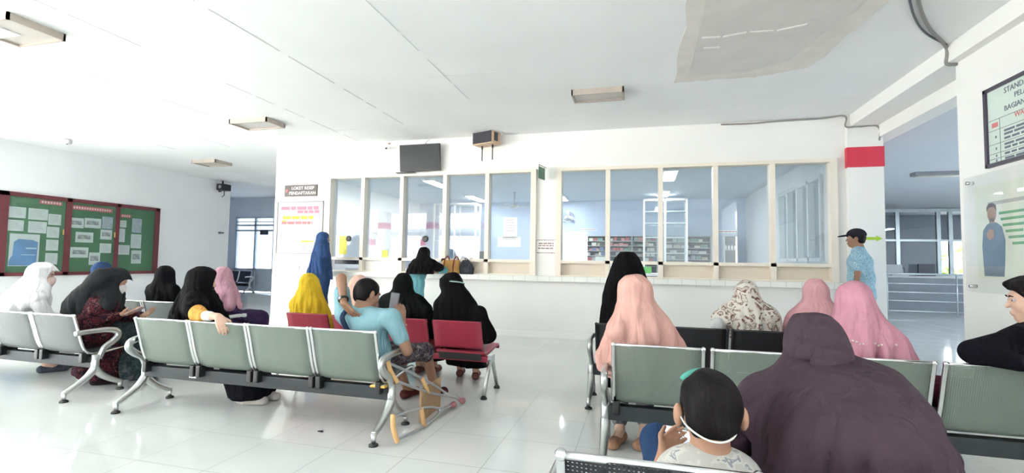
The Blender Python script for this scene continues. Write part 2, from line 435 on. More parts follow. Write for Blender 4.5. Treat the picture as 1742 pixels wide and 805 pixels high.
# --- left wall, back room on the left
struct('wall_left', MB().box(-11.75, 4.4, 0, -11.5, 11.3, CEIL), M_wall_cool)
struct('wall_left_return', MB().box(-16, 11.05, 0, -11.75, 11.3, CEIL), M_wall_doorlight)
w = MB(); w.box(-16, 14.3, 0, -14.26, 14.45, CEIL).box(-12.56, 14.3, 0, -6.82, 14.45, CEIL).box(-14.26, 14.3, 2.7, -12.56, 14.45, CEIL)
struct('wall_back_left', w, M_wall_doorlight)
struct('wall_end_left', MB().box(-16.15, 11.05, 0, -16, 14.45, CEIL), M_wall_doorlight)
d = bpy.data.objects.new('door_1', None); COL.objects.link(d); d['kind'] = 'structure'
f = MB()
for x in (-14.26, -13.42, -12.62): f.box(x, 14.30, 0, x + .08, 14.38, 2.7)
for z in (2.64, 2.36, 2.17): f.box(-14.26, 14.30, z, -12.56, 14.38, z + .06)
f.box(-14.26, 14.30, .74, -12.56, 14.38, .84).box(-14.26, 14.30, 2.50, -12.56, 14.36, 2.53)
struct('frame', f, mottled('door_paint', (.60, .66, .72), .03, 3, .4), d)
for a, b in ((-14.18, -13.42), (-13.34, -12.62)):
    struct('panel', MB().box(a, 14.33, .02, b, 14.36, .74), mottled('door_paint', (.6, .66, .72)), d)
    struct('pane', MB().box(a, 14.34, .84, b, 14.345, 2.17), M_doorglass, d)
    struct('pane', MB().box(a, 14.34, 2.23, b, 14.345, 2.64), M_doorglass, d)
# --- pharmacy room behind the windows
struct('wall_pharmacy_left', MB().box(-6.82, 7.87, 0, -6.7, 14.3, CEIL), M_wall_cool)
struct('wall_pharmacy_back', MB().box(-6.7, 13.8, 0, 2.7, 13.95, 3.0), M_blue)
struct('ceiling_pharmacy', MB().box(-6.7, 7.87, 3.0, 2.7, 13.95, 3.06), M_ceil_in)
w = MB(); w.box(2.7, 7.87, 0, 2.82, 13.95, 1.3).box(2.7, 7.87, 2.63, 2.82, 13.95, 3.06).box(2.7, 7.87, 1.3, 2.82, 8.3, 2.63).box(2.7, 10.6, 1.3, 2.82, 13.95, 2.63)
struct('wall_pharmacy_right', w, M_wall_cool)
r3 = bpy.data.objects.new('window_3', None); COL.objects.link(r3); r3['kind'] = 'structure'
f = MB()
for y in (8.3, 8.86, 9.43, 10.0, 10.56): f.box(2.66, y - .03, 1.3, 2.84, y + .03, 2.63)
f.box(2.66, 8.3, 1.3, 2.84, 10.6, 1.36).box(2.66, 8.3, 2.58, 2.84, 10.6, 2.64)
struct('frame', f, M_wall_cool, r3)
for a, b in ((8.33, 8.83), (8.89, 9.40), (9.46, 9.97), (10.03, 10.53)):
    struct('pane', MB().box(2.755, a, 1.36, 2.76, b, 2.58), M_glass, r3)

# --- hall to the right, seen through the opening beside the pillar
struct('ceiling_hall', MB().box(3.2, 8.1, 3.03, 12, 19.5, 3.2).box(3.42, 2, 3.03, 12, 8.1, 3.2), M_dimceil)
struct('wall_hall_left', MB().box(2.82, 13.95, 0, 3.2, 19.5, 3.03), M_wall_cool)
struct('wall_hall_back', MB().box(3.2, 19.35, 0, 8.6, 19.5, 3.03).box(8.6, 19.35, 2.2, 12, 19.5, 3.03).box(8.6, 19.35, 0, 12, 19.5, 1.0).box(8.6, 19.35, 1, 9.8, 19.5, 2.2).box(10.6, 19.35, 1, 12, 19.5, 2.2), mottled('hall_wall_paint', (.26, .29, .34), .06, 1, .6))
struct('wall_hall_right', MB().box(12, 2, 0, 12.15, 19.5, 3.2), M_wall_cool)
struct('wall_hall_near', MB().box(3.42, 1.9, 0, 12, 2.0, 3.2), M_wall_cool)

# --- outside: yard in front of the open hall, with a covered walk of red-banded posts
M_yard = mottled('yard_concrete', (.62, .61, .58), .08, .5, .9)
struct('ground', MB().box(-60, -50, -.3, 40, 60, -.125), M_yard)
M_post = mottled('post_paint', (.82, .82, .80), .03, 2, .6)
for x in (-15.2, -11.6, -7.9, -4.2, -.6):
    struct('pillar_walk', MB().box(x - .25, -9.5, -.125, x + .25, -9, 2.75), M_post)
    struct('trim_walk', MB().box(x - .256, -9.506, 2.05, x + .256, -8.994, 2.4).box(x - .256, -9.506, .5, x + .256, -8.994, .85), M_red)
struct('roof_walk', MB().box(-22, -12, 2.75, 6, -8.4, 2.95), mottled('roof_grey', (.35, .38, .42), .05, 1, .6))
struct('wall_rear_added', MB().box(-6.35, -4.2, 0, -3.2, -4, CEIL).box(-2.05, -4.2, 0, 3.42, -4, CEIL).box(-3.2, -4.2, 0, -2.05, -4, 1.3).box(-3.2, -4.2, 2.5, -2.05, -4, CEIL), M_wall)  # unseen wall added to cut light from behind; opening placed for a pane reflection
struct('wall_opposite', MB().box(-40, -17, -.125, 6, -16.7, 5.5), mottled('opposite_paint', (.80, .80, .78), .04, .4, .8))
for x in (-11.3, -8.9, -6.4):
    struct('pillar_front', MB().box(x - .22, -4.3, -.125, x + .22, -3.86, CEIL), M_post)
    struct('trim_front', MB().box(x - .226, -4.306, 2.62, x + .226, -3.854, 2.9), M_red)

# --- ceiling seams, plaster patch
def plate(poly, z0, z1): return MB().prism(poly, z0, z1, 'z')
def wob(pts, a, n=6):
    out = []
    for i in range(len(pts)):
        p, q = pts[i], pts[(i + 1) % len(pts)]
        for k in range(n):
            t = k / n; out.append((p[0] + (q[0] - p[0]) * t + random.uniform(-a, a), p[1] + (q[1] - p[1]) * t + random.uniform(-a, a)))
    return out
struct('trim_patch', plate(wob([(.38, 2.8), (2.25, 2.8), (1.93, 4.38), (1.76, 5.72), (1.25, 5.88), (.38, 5.86)], .025, 9), CEIL - .008, CEIL), mottled('filler', (.76, .72, .68), .06, 5, .9, bump=.3, bscale=12))
struct('trim_patch_board', plate(wob([(.50, 2.8), (1.95, 2.8), (1.72, 4.5), (1.50, 5.45), (1.15, 5.68), (.52, 5.66)], .01), CEIL - .014, CEIL - .007), mottled('bare_board', (.69, .665, .64), .05, 3, .9))
s = MB()
for y0, pts in ((0, [(.56, 4.72), (.75, 4.74), (.97, 4.70), (1.2, 4.72), (1.45, 4.66)]), (0, [(.6, 4.95), (.78, 4.97)])):
    for (a, b), (c, e) in zip(pts[:-1], pts[1:]):
        s.prism([(a, b - .012), (c - .03, e - .015), (c - .03, e + .015), (a, b + .018)], CEIL - .018, CEIL - .013, 'z')
struct('trim_patch_filler', s, mottled('white_filler', (.84, .82, .8), .03, 9, .9))
s = MB()
for x in (-10.4, -9.0, -7.7, -6.3, -4.95, -3.62, -2.2, -.89):
    y = 1.5
    while y < 7.7:
        L = random.uniform(.25, .9)
        if random.random() < .6: s.box(x - .002 + random.uniform(-.006, .006), y, CEIL - .004, x + .002, min(y + L, 7.74), CEIL)
        y += L + random.uniform(0, .25)
for y in (3.1, 5.1, 6.9): 
    x = -10
    while x < 2.6:
        L = random.uniform(.2, .9)
        if random.random() < .2 and not (.1 < x < 2.2 and y < 6): s.box(x, y - .0015, CEIL - .003, min(x + L, 2.7), y + .0015, CEIL)
        x += L + .2
struct('trim_seams', s, principled('seam_grey', (.66, .67, .67), .9))
# ------------------------------------------------------------------ waiting benches
M_mesh = perforated('grey_green_steel', (.185, .222, .19), .42, .0, .010, .22)
M_meshblk = perforated('black_steel', (.022, .023, .027), .4, .2, .012, .27)
M_meshgrey = perforated('grey_steel', (.17, .185, .185), .42, .0, .010, .22)
M_redseat = mottled('red_steel', (.36, .03, .06), .05, 4, .38)
M_beam = mottled('beam_steel', (.035, .042, .045), .08, 6, .5, .0, .3)
M_meshdark = perforated('black_sheet', (.02, .021, .025), .4, .2, .009, .13)
M_navy = mottled('navy_vinyl', (.025, .03, .06), .05, 5, .4)
PROFILE = [(-.15, .725), (-.143, .70), (-.118, .61), (-.09, .50), (-.065, .425), (-.04, .38), (-.005, .357), (.05, .350), (.15, .357), (.28, .375), (.38, .385), (.43, .378), (.452, .345)]
def sheet(name, prof, x0, x1, mat, parent, nx=6, bow=.0, thick=.004):
    vs = []; uv = []; s = 0; st = []
    for i, p in enumerate(prof):
        if i: s += math.hypot(p[0] - prof[i - 1][0], p[1] - prof[i - 1][1])
        st.append(s)
    for i, (y, z) in enumerate(prof):
        for j in range(nx + 1):
            t = j / nx; x = x0 + (x1 - x0) * t
            vs.append((x, y - bow * 4 * t * (1 - t), z)); uv.append((x, st[i]))
    fs = [(i * (nx + 1) + j, i * (nx + 1) + j + 1, (i + 1) * (nx + 1) + j + 1, (i + 1) * (nx + 1) + j) for i in range(len(prof) - 1) for j in range(nx)]
    me = bpy.data.meshes.new(name); me.from_pydata(vs, [], fs); me.materials.append(mat)
    ul = me.uv_layers.new()
    for lp in me.loops: ul.data[lp.index].uv = uv[lp.vertex_index]
    me.polygons.foreach_set('use_smooth', [True] * len(fs))
    o = bpy.data.objects.new(name, me); COL.objects.link(o); o.parent = parent
    md = o.modifiers.new('thickness', 'SOLIDIFY'); md.thickness = thick; md.offset = 0
    return o
def prof_scaled(top): return [(y, z if z < .36 else .36 + (z - .36) * (top - .36) / (.725 - .36)) for y, z in PROFILE]
def bench(label, x0, yb, n, pitch, sw, mat, top=.725, group=None, leg='cast', arm_front=False, split=False, rotz=0, rail=None, rot_c=None, arms=True, beam=(.24, .33), railr=.012):
    L = (n - 1) * pitch + sw; cx = x0 + L / 2
    root = thing('waiting_bench', label, 'bench', (cx, yb + .15, 0), rotz, group)
    pr = prof_scaled(top); sm = bezier([(0, a, b) for a, b in pr], 3); pr2 = [(p.y, p.z) for p in sm]
    rail = rail or M_chrome
    seat0 = None
    for i in range(n):
        if seat0 is None:
            a = -L / 2
            if split:
                kb = [p for p in pr2 if p[1] > .405 and p[0] < 0]; ks = [p for p in pr2 if not (p[1] > .385 and p[0] < 0)]
                seat0 = sheet('seat', ks, 0, sw, mat, root, thick=.03); bk = sheet('backrest', kb, 0, sw, mat, seat0, thick=.022)
                MB().tube([(.01, p[0] - .0, p[1]) for p in kb[::3]], .011).tube([(sw - .01, p[0], p[1]) for p in kb[::3]], .011).box(.03, -.045, .30, sw - .03, .0, .36).build('frame', rail, seat0)
            else:
                seat0 = sheet('seat', pr2, 0, sw, mat, root, bow=.012)
                fr = MB()
                for x in (0, sw): fr.tube([(x, y, z) for y, z in pr2], railr, 10, flat=1.0)
                fr.tube([(0, pr[0][0], pr[0][1]), (sw, pr[0][0], pr[0][1])], railr * .8, 8)
                for x in (0, sw): fr.ball((x, pr[0][0], pr[0][1]), railr * 1.25, 6)
                fr.build('side_rail', rail, seat0)
                for x in (-.005, sw - .035): MB().box(x, -.075, .285, x + .04, .06, .372, .008).build('bracket', M_black, seat0)
            seat0.location = (a, 0, 0); s = seat0
        else:
            s = copy_tree(seat0, root); s.location = (-L / 2 + i * pitch, 0, 0)
    zb = beam
    MB().box(-L / 2 - .04, -.025, zb[0], L / 2 + .04, .045, zb[1], .006).build('beam', M_beam if mat is not M_redseat else M_redseat, root)
    for sx in (-1, 1):
        x = sx * (L / 2 + .055)
        if leg == 'cast':
            lg = MB()
            lg.tube([(x, .0, zb[1] + .02), (x, .0, .27), (x, .0, .20)], [.028, .03, .033], 12)
            for q in (-1, 1):
                lg.tube(bezier([(x, 0, .235), (x, q * .05, .175), (x, q * .12, .125), (x, q * .195, .085), (x, q * .222, .075)], 5), [.033 - .013 * k / 20 for k in range(21)], 10)
                lg.tube([(x, q * .222, .085), (x, q * .222, .018)], [.02, .016], 10)
            lg = lg.build('leg', M_alu, root)
            for q in (-1, 1):
                MB().lathe([(.012, .022), (.018, .02), (.03, .012), (.031, 0)][::-1], 16, (x, q * .222, 0)).build('foot_glide', M_rubber, lg)
        elif leg == 'vee':
            lg = MB()
            for q in (-1, 1):
                lg.tube([(x, q * .02, zb[1]), (x, q * .20, .03)], [.019, .016], 10)
            lg.box(x - .02, -.05, zb[0], x + .02, .06, zb[1] + .02, .005)
            lg = lg.build('leg', M_alu, root)
            for q in (-1, 1): MB().lathe([(.03, 0), (.03, .012), (.015, .03)], 14, (x, q * .202, 0)).build('foot_glide', M_rubber, lg)
        if arms:
            g = -1 if arm_front else 1
            if leg == 'cast': pts = [(.0, .31), (-.035, .395), (-.105, .445), (-.148, .49), (-.135, .535), (-.06, .556), (.10, .56), (.24, .553)]
            pts = [(0, .31), (-.035, .395), (-.105, .445), (-.148, .49), (-.135, .535), (-.06, .556), (.08, .56), (.20, .553)]
            cv = bezier([(x, g * a + (.03 if arm_front else 0), b) for a, b in pts], 6)
            MB().tube(cv, [.018 + .006 * math.sin(PI * min(1, k / (len(cv) * .8))) for k in range(len(cv))], 10, flat=1.25).build('armrest', M_alu, root)
    return root
G1 = 'grey green steel waiting benches'
bA = bench('grey green steel bench in the middle of the floor, crutches by its right leg', -3.87, 2.95, 4, .54, .51, M_mesh, .725, G1)
m = MB()
for x, z, L in ((-.595, .302, .055), (-.6, .272, .082)):
    for k in range(int(L / .012)): m.box(x - L / 2 + k * .012, -.0275, z - .008, x - L / 2 + k * .012 + .008, -.025, z + .008)
m.build('beam_lettering', M_paper, bA)
bB = bench('grey steel bench at the left edge with a curled silver armrest on its end', -6.79, 3.03, 4, .54, .51, M_meshgrey, .70, G1, arm_front=True)
bC = bench('grey steel bench in the row nearest the notice board', -6.60, 4.28, 4, .54, .51, M_meshgrey, .70, G1)
bD = bench('dark red seat bench in front of the counter', -3.47, 4.17, 4, .535, .475, M_redseat, .668, None, 'vee', split=True, rail=M_black, arms=False, beam=(.285, .335))
bF = bench('grey green steel bench on the right side behind the woman in the plum veil', -.155, 3.0, 4, .56, .51, M_mesh, .73, G1)
bG = bench('black steel bench second from the counter on the right side', -.36, 4.2, 4, .54, .50, M_meshdark, .70, 'black steel benches', rail=M_black)
bH = bench('black perforated bench nearest the camera, boy and woman in plum seated on it', -.20, 1.285, 4, .53, .475, M_meshblk, .715, 'black steel benches', railr=.014)
bE = bench('navy seat bench in the back room beside the panelled glass door', -14.75, 14.05, 3, .53, .50, M_navy, .75, None, rotz=0, leg='cast')
bE.rotation_euler = (0, 0, PI); bE.location = (-13.85, 13.75, 0)

# ------------------------------------------------------------------ things on the counter wall
WY = 7.75
tv = thing('television', 'flat black television hung high on the wall above the left windows', 'television', (-3.735, WY, 3.02))
TM = Matrix.Translation((0, -.10, 0)) @ Matrix.Rotation(.10, 4, 'X')
MB().box(-.385, -.02, -.235, .385, .02, .235, .006, TM).build('casing', M_black, tv)
MB().box(-.368, -.0225, -.212, .368, -.0195, .222, 0, TM).build('screen', principled('tv_screen', (.02, .027, .028), .3, 0, .25), tv)
MB().box(-.15, -.08, -.1, .15, 0, .1).build('wall_mount', M_dark, tv)
t = MB().box(-.45, -.16, -.012, -.10, 0, .0).build('set_top_shelf', M_dark)
t.location = (-3.72, WY, 2.765); tag(t, 'thin dark shelf under the bottom left corner of the television', 'shelf')
t = MB().tube(bezier([(-3.70, 7.735, 3.27), (-3.66, 7.74, 3.32), (-3.6, 7.735, 3.36)], 5), .004, 6).build('aerial_cable', M_ink)
tag(t, 'short dark cable rising from the television to the ceiling', 'cable')
sp = thing('wall_speaker', 'wooden loudspeaker box with black front on two steel props, high on the wall', 'speaker', (-2.45, WY - .03, 3.285), -.35)
M_wood = mottled('speaker_wood', (.62, .42, .29), .12, 8, .5, stretch=(1, 1, 6))
MB().box(-.21, -.25, -.115, .21, -.02, .115, .008).build('cabinet', M_wood, sp)
MB().box(-.195, -.262, -.1, .195, -.25, .1, .004).build('grille', mottled('speaker_cloth', (.045, .045, .055), .1, 60, .9), sp)
MB().box(.209, -.2, -.07, .214, -.1, .07).build('carry_port', M_dark, sp)
for x in (-.10, .12):
    MB().tube([(x, -.12, -.115), (x, -.12, -.37)], .009, 8).tube([(x, -.12, -.12), (x, -.12, -.17)], .016, 8).build('prop', M_dark, sp)
ex = thing('exit_sign', 'small dark green sign plate on a bracket sticking out above the gap between windows', 'sign', (-1.50, WY, 2.68), -.22)
MB().box(-.004, -.30, -.115, .004, -.06, .075).build('plate', principled('sign_green', (.06, .16, .10), .4), ex)
MB().tube([(0, 0, .10), (0, -.30, .10)], .006, 6).tube([(0, -.28, .10), (0, -.28, .07)], .004, 6).tube([(0, -.08, .10), (0, -.08, .07)], .004, 6).build('bracket', M_dark, ex)
sg = thing('office_sign', 'small dark sign board above the framed notice by the left windows', 'sign', (-6.235, WY, 2.51))
MB().box(-.36, -.02, -.11, .36, 0, .11, .003).build('board', mottled('sign_brown', (.07, .05, .05), .1, 4, .4), sg)
m = MB(); T = Matrix.Translation((.05, -.021, .045)) @ Matrix.Rotation(PI / 2, 4, 'X'); text_geo(m, 'LOKET RESEP', .085, T)
T = Matrix.Translation((.04, -.021, -.05)) @ Matrix.Rotation(PI / 2, 4, 'X'); text_geo(m, 'PENDAFTARAN', .085, T); m.build('lettering', M_white, sg)
MB().lathe([(.035, 0), (.035, .003)], 16, M=Matrix.Translation((-.3, -.02, 0)) @ Matrix.Rotation(PI / 2, 4, 'X')).build('emblem', mottled('emblem_red', (.5, .2, .2), .1), sg)
ps = thing('framed_notice', 'large framed notice with pink, yellow and grey lines left of the windows', 'notice', (-6.235, WY, 1.805))
MB().box(-.5, -.012, -.49, .5, 0, .49).build('sheet', mottled('notice_grey', (.40, .39, .42), .10, 3, .5), ps)
MB().box(-.51, -.022, .48, .51, 0, .505).box(-.51, -.022, -.5, .51, 0, -.485).box(-.51, -.022, -.5, -.498, 0, .5).box(.498, -.022, -.5, .51, 0, .5).build('frame', mottled('notice_frame', (.30, .30, .31), .05, 4, .4), ps)
def lines(rows, y, mb, jit=.0):
    """rows of short dashes standing for print: (x0, x1, z, height)"""
    for x0, x1, z, h in rows:
        x = x0
        while x < x1:
            L = random.uniform(.5, 1.6) * h * 2.2
            mb.box(x, y - .002, z - h / 2, min(x + L, x1), y, z + h / 2); x += L + h * .5
m = MB(); T = lambda x, z: Matrix.Translation((x, -.013, z)) @ Matrix.Rotation(PI / 2, 4, 'X')
lines([(-.42, .42, .37, .06), (-.05, .42, .30, .05)], -.012, m); m.build('pink_heading', principled('print_pink', (.66, .20, .27), .7), ps)
m = MB(); lines([(-.38, .3, .19, .055), (-.38, -.3, .13, .03), (.05, .32, -.26, .03)], -.012, m); m.build('yellow_line', principled('print_yellow', (.68, .50, .05), .7), ps)
m = MB(); lines([(-.4, .28, .09, .05)], -.012, m); m.build('rose_line', principled('print_rose', (.45, .20, .20), .7), ps)
m = MB(); lines([(-.4, .0, .0, .035), (-.4, .05, -.07, .03), (-.4, .1, -.13, .03), (-.4, .0, -.19, .025), (-.42, -.05, -.25, .025), (-.42, -.1, -.31, .02)], -.012, m); m.build('white_lines', M_white, ps)
tg = thing('door_plate_sign', 'small white sign with rows of dark marks between the two bands of windows', 'sign', (-1.49, WY, 1.48))
MB().box(-.16, -.008, -.125, .16, 0, .125).build('plate', M_white, tg)
m = MB(); lines([(-.15, .15, .105, .014), (-.12, .14, .05, .02), (-.12, .14, .015, .018), (-.13, .12, -.03, .02), (-.15, .15, -.105, .014)], -.008, m); m.build('print', principled('print_brown', (.33, .22, .2), .8), tg)
cm = thing('security_camera', 'tiny white ceiling camera on the wall left of the television', 'camera', (-4.40, WY, 3.27))
MB().tube([(0, 0, .05), (0, -.04, .03), (0, -.06, 0)], .008, 6).build('arm', M_white, cm)
MB().tube([(0, -.03, -.02), (.02, -.14, -.06)], .026, 10).build('body', M_white, cm)
MB().ball((.021, -.145, -.062), .018, 6).build('lens', M_black, cm)
MB().box(-.02, -.02, .045, .02, 0, .07).build('bracket', principled('rust', (.5, .25, .2), .6), cm)
sk = thing('wall_socket', 'small stained wall socket low on the white wall left of the woman in blue', 'socket', (-6.25, WY, 1.05))
MB().box(-.045, -.012, -.055, .045, 0, .055, .004).build('plate', mottled('old_ivory', (.76, .70, .64), .08, 9, .4), sk)
MB().box(-.025, -.016, -.03, .025, -.012, .02).build('switch', principled('ivory_dark', (.55, .42, .34), .4), sk)
hk = thing('tray', 'dark tray lying inside the first low hatch behind the woman in blue', 'tray', (-5.24, 7.84, 1.03))
MB().box(-.24, -.05, .10, .22, .04, .175, .004).build('body', M_black, hk); MB().box(-.2, -.052, .12, .18, -.05, .15).build('slot', M_dark, hk)
# papers taped on the last pane of the left band
for (x, z, wd, h, lab) in ((-2.115, 1.80, .24, .34, 'tall white paper taped inside the right-most pane of the left windows'), (-2.13, 1.555, .40, .17, 'wide white paper taped below the taller sheet on the same pane')):
    p = thing('taped_paper', lab, 'paper', (x, 7.797, z))
    MB().box(-wd / 2, -.001, -h / 2, wd / 2, .001, h / 2).build('sheet', principled('lit_paper', (.9, .9, .92), .8), p)
    m = MB(); lines([(-wd * .3, wd * .3, h * (.36 - .13 * k), .012) for k in range(5 if h > .2 else 2)], -.001, m); m.build('print', principled('print_grey', (.5, .5, .56), .8), p)
for (x, z, wd, h, lab) in ((-4.45, 1.33, .12, .13, 'small yellowish label stuck low in the second pane of the left windows'),
                           (-5.32, 1.48, .16, .34, 'yellow sticker on the first pane beside the woman in blue')):
    p = MB().box(-wd / 2, -.001, -h / 2, wd / 2, .001, h / 2).build('sticker', mottled('sticker_yellow', (.80, .74, .12), .25, 14, .6)); p.location = (x, 7.797, z); tag(p, lab, 'sticker')
for (x, z, lab) in ((-5.20, 1.60, 'round black speaking hole on the first pane of the left windows'), (-3.66, 1.60, 'round black speaking hole on the third pane of the left windows')):
    p = thing('speaking_grille', lab, 'grille', (x, 7.795, z))
    MB().lathe([(.055, 0), (.055, .012), (.04, .018), (.02, .014)], 20, M=Matrix.Rotation(PI / 2, 4, 'X')).build('ring', M_black, p)
# bag and backpack on the counter
bg = thing('handbag', 'tan leather handbag standing on the counter ledge beside the woman in turquoise', 'bag', (-3.12, 7.67, 1.0), .1)
bm = Soft(.007); bm.loft([(.0, 0, 0, .165, .45), (.10, 0, 0, .17, .42), (.2, 0, 0, .16, .30), (.235, 0, 0, .15, .16)], (1, 0), k=0); bm.build('body', mottled('tan_leather', (.62, .33, .09), .15, 10, .5), bg, smooth=2)
for x in (-.1, .06): MB().tube(bezier([(x, -.068, .02), (x, -.075, .12), (x + .01, -.05, .24), (x + .05, -.02, .30), (x + .09, -.05, .24)], 5), .011, 8).build('strap', mottled('red_leather', (.25, .04, .03), .1, 10, .5), bg)
bp = thing('backpack', 'small dark rucksack slumped on the counter ledge right of the tan handbag', 'bag', (-2.83, 7.67, 1.0))
bm = Soft(.007); bm.loft([(.0, 0, 0, .12, .6), (.1, 0, 0, .135, .55), (.18, -.01, 0, .10, .6), (.24, -.02, 0, .05, .7)], (1, 0), k=0); bm.build('body', cloth('rucksack', (.05, .055, .07)), bp, smooth=2)
MB().box(-.07, -.085, .03, .07, -.06, .12, .01).build('pocket', cloth('rucksack_pocket', (.08, .085, .10)), bp)
MB().tube(bezier([(-.03, 0, .23), (-.02, -.01, .28), (.02, 0, .24)], 4), .008, 6).build('handle', M_black, bp)
# cables
for pts, lab in (([(1.18, 7.735, 3.345), (1.6, 7.73, 3.335), (2.0, 7.735, 3.35), (2.5, 7.73, 3.352), (2.79, 7.66, 3.35), (2.80, 7.66, 3.2), (2.95, 7.66, 3.19), (3.19, 7.66, 3.18), (3.2, 7.65, 2.98)], 'grey cable along the top of the wall and round the pillar'),
                 ([(2.02, 4.2, 3.36), (2.25, 4.62, 3.36), (2.5, 5.0, 3.358), (2.83, 5.42, 3.36), (2.852, 5.44, 3.28), (2.855, 5.46, 3.195), (2.95, 5.48, 3.19)], 'dark bundled cable crossing the ceiling to the beam at upper right')):
    t = MB().tube(bezier(pts, 6), .012 if 'bundled' not in lab else .016, 8).build('ceiling_cable', principled('cable_grey', (.27, .26, .25), .6)); tag(t, lab, 'cable')
t = MB().tube(bezier([(1.96, 4.2, 3.365), (2.25, 4.72, 3.36), (2.52, 5.1, 3.362), (2.83, 5.40, 3.36)], 6), .009, 8).build('ceiling_cable', M_ink); tag(t, 'thin loose cable looping beside the dark bundled one', 'cable')
# green arrow on the pillar
p = MB().prism([(-.16, -.02), (.05, -.02), (.05, -.04), (.12, 0), (.05, .04), (.05, .02), (-.16, .02)], -.003, 0).build('arrow_sticker', principled('arrow_green', (.38, .58, .03), .5)); p.location = (3.10, 7.68, 1.62)
tag(p, 'lime green arrow on the pillar behind the man in the cap', 'arrow')

# ------------------------------------------------------------------ ceiling light fittings of the waiting hall (switched off)
M_fit = mottled('fitting_beige', (.46, .40, .35), .06, 5, .5)
M_diff = mottled('diffuser', (.52, .48, .44), .05, 7, .3)
def fitting(x0, y0, x1, y1, label, deep=.07):
    cx, cy = (x0 + x1) / 2, (y0 + y1) / 2; a, b = abs(x1 - x0) / 2, abs(y1 - y0) / 2
    r = thing('ceiling_light', label, 'light', (cx, cy, CEIL), 0, 'ceiling light fittings')
    f = MB(); f.box(-a, -b, -deep, -a + .02, b, 0).box(a - .02, -b, -deep, a, b, 0).box(-a, -b, -deep, a, -b + .02, 0).box(-a, b - .02, -deep, a, b, 0); f.build('frame', M_fit, r)
    MB().box(-a + .02, -b + .02, -deep * .7, a - .02, b - .02, -deep * .55).build('diffuser', M_diff, r)
    return r
fitting(-.83, 5.86, -.19, 6.18, 'beige box light on the ceiling above the right windows')
fitting(-6.2, 6.0, -5.5, 6.4, 'flat beige ceiling light left of the television')
fitting(-9.65, 8.4, -9.0, 8.85, 'small far ceiling light beyond the corner towards the back room')
fitting(-6.05, 2.85, -5.42, 3.3, 'ceiling light with a bright open half in the upper left corner of the photo')
MB().box(-.28, -.20, -.06, .0, .05, -.05).build('lamp_cover', M_white, [o for o in bpy.data.objects if o.name.startswith('ceiling_light')][-1])
sm = thing('smoke_detector', 'small grey round detector on the bright ceiling at left', 'detector', (-10.3, 6.4, CEIL))
MB().lathe([(.03, -.09), (.065, -.075), (.075, -.03), (.06, 0)], 18).build('body', principled('detector_grey', (.5, .5, .52), .5), sm)
MB().lathe([(.012, -.1), (.014, -.088)], 10).build('sensor', M_dark, sm)
sk = thing('hanging_speaker', 'black loudspeaker on a bracket near the end of the notice board wall', 'speaker', (-11.5, 10.9, 3.18))
MB().box(.08, -.16, -.09, .30, .12, .09, .01).build('body', M_black, sk)
MB().ball((.2, -.165, .0), (.05, .012, .05), 8).build('cone', principled('cone_grey', (.3, .3, .3), .4), sk)
MB().box(0, -.02, -.12, .08, .02, .12).tube([(.19, 0, -.09), (.19, 0, -.22), (.12, 0, -.26)], .012, 6).box(.1, -.01, .09, .14, .02, .19).build('bracket', M_dark, sk)
t = MB().box(-11.498, 10.95, 1.9, -11.44, 11.08, 1.93).build('wall_hook', M_dark); tag(t, 'small dark hook on the wall end below the hanging loudspeaker', 'hook')

# ------------------------------------------------------------------ notice board on the left wall
BX = -11.5
nb = thing('notice_board', 'large green notice board with three dark red framed doors on the left wall', 'notice board', (BX, 7.65, 1.6))
M_frame = mottled('board_frame', (.13, .028, .035), .15, 6, .4)
M_green = mottled('green_felt', (.035, .17, .055), .12, 3, .9)
MB().box(0, -1.52, -.78, .012, 1.52, .78).build('backing', M_green, nb)
f = MB()
for a, b in ((-1.54, -1.40), (-.46, -.36), (.52, .60), (1.43, 1.54)): f.box(0, a, -.80, .05, b, .80)
f.box(0, -1.54, .72, .05, 1.54, .80).box(0, -1.54, -.80, .05, 1.54, -.73); f.build('frame', M_frame, nb)
for a, b in ((-1.40, -.46), (-.36, .52), (.60, 1.43)): MB().box(.032, a, -.73, .036, b, .72).build('pane', M_glass, nb)
for y in (-.50, .50): MB().box(.05, y - .012, .03, .062, y + .012, .14, .003).build('handle', principled('brass', (.7, .5, .2), .3, 1), nb)
M_title = mottled('title_red', (.55, .10, .10), .2, 12, .8)
for i, (y0, z0, y1, z1, lab) in enumerate(((6.74, 2.225, 7.12, 2.30, 'faded red title strip in the left door of the notice board'), (7.30, 2.175, 8.10, 2.265, 'long red title strip in the middle door of the notice board'), (8.28, 2.10, 8.52, 2.175, 'short red title strip in the right door of the notice board'))):
    r = thing('title_strip', lab, 'title strip', (BX + .014, (y0 + y1) / 2, (z0 + z1) / 2))
    MB().box(0, (y0 - y1) / 2, (z0 - z1) / 2, .003, (y1 - y0) / 2, (z1 - z0) / 2).build('strip', M_title, r)
    m = MB(); y = (y0 - y1) / 2 + .03
    while y < (y1 - y0) / 2 - .03: m.box(.003, y, -.02, .0045, y + .03, .02); y += .05
    m.build('lettering', principled('title_white', (.8, .62, .58), .7), r)
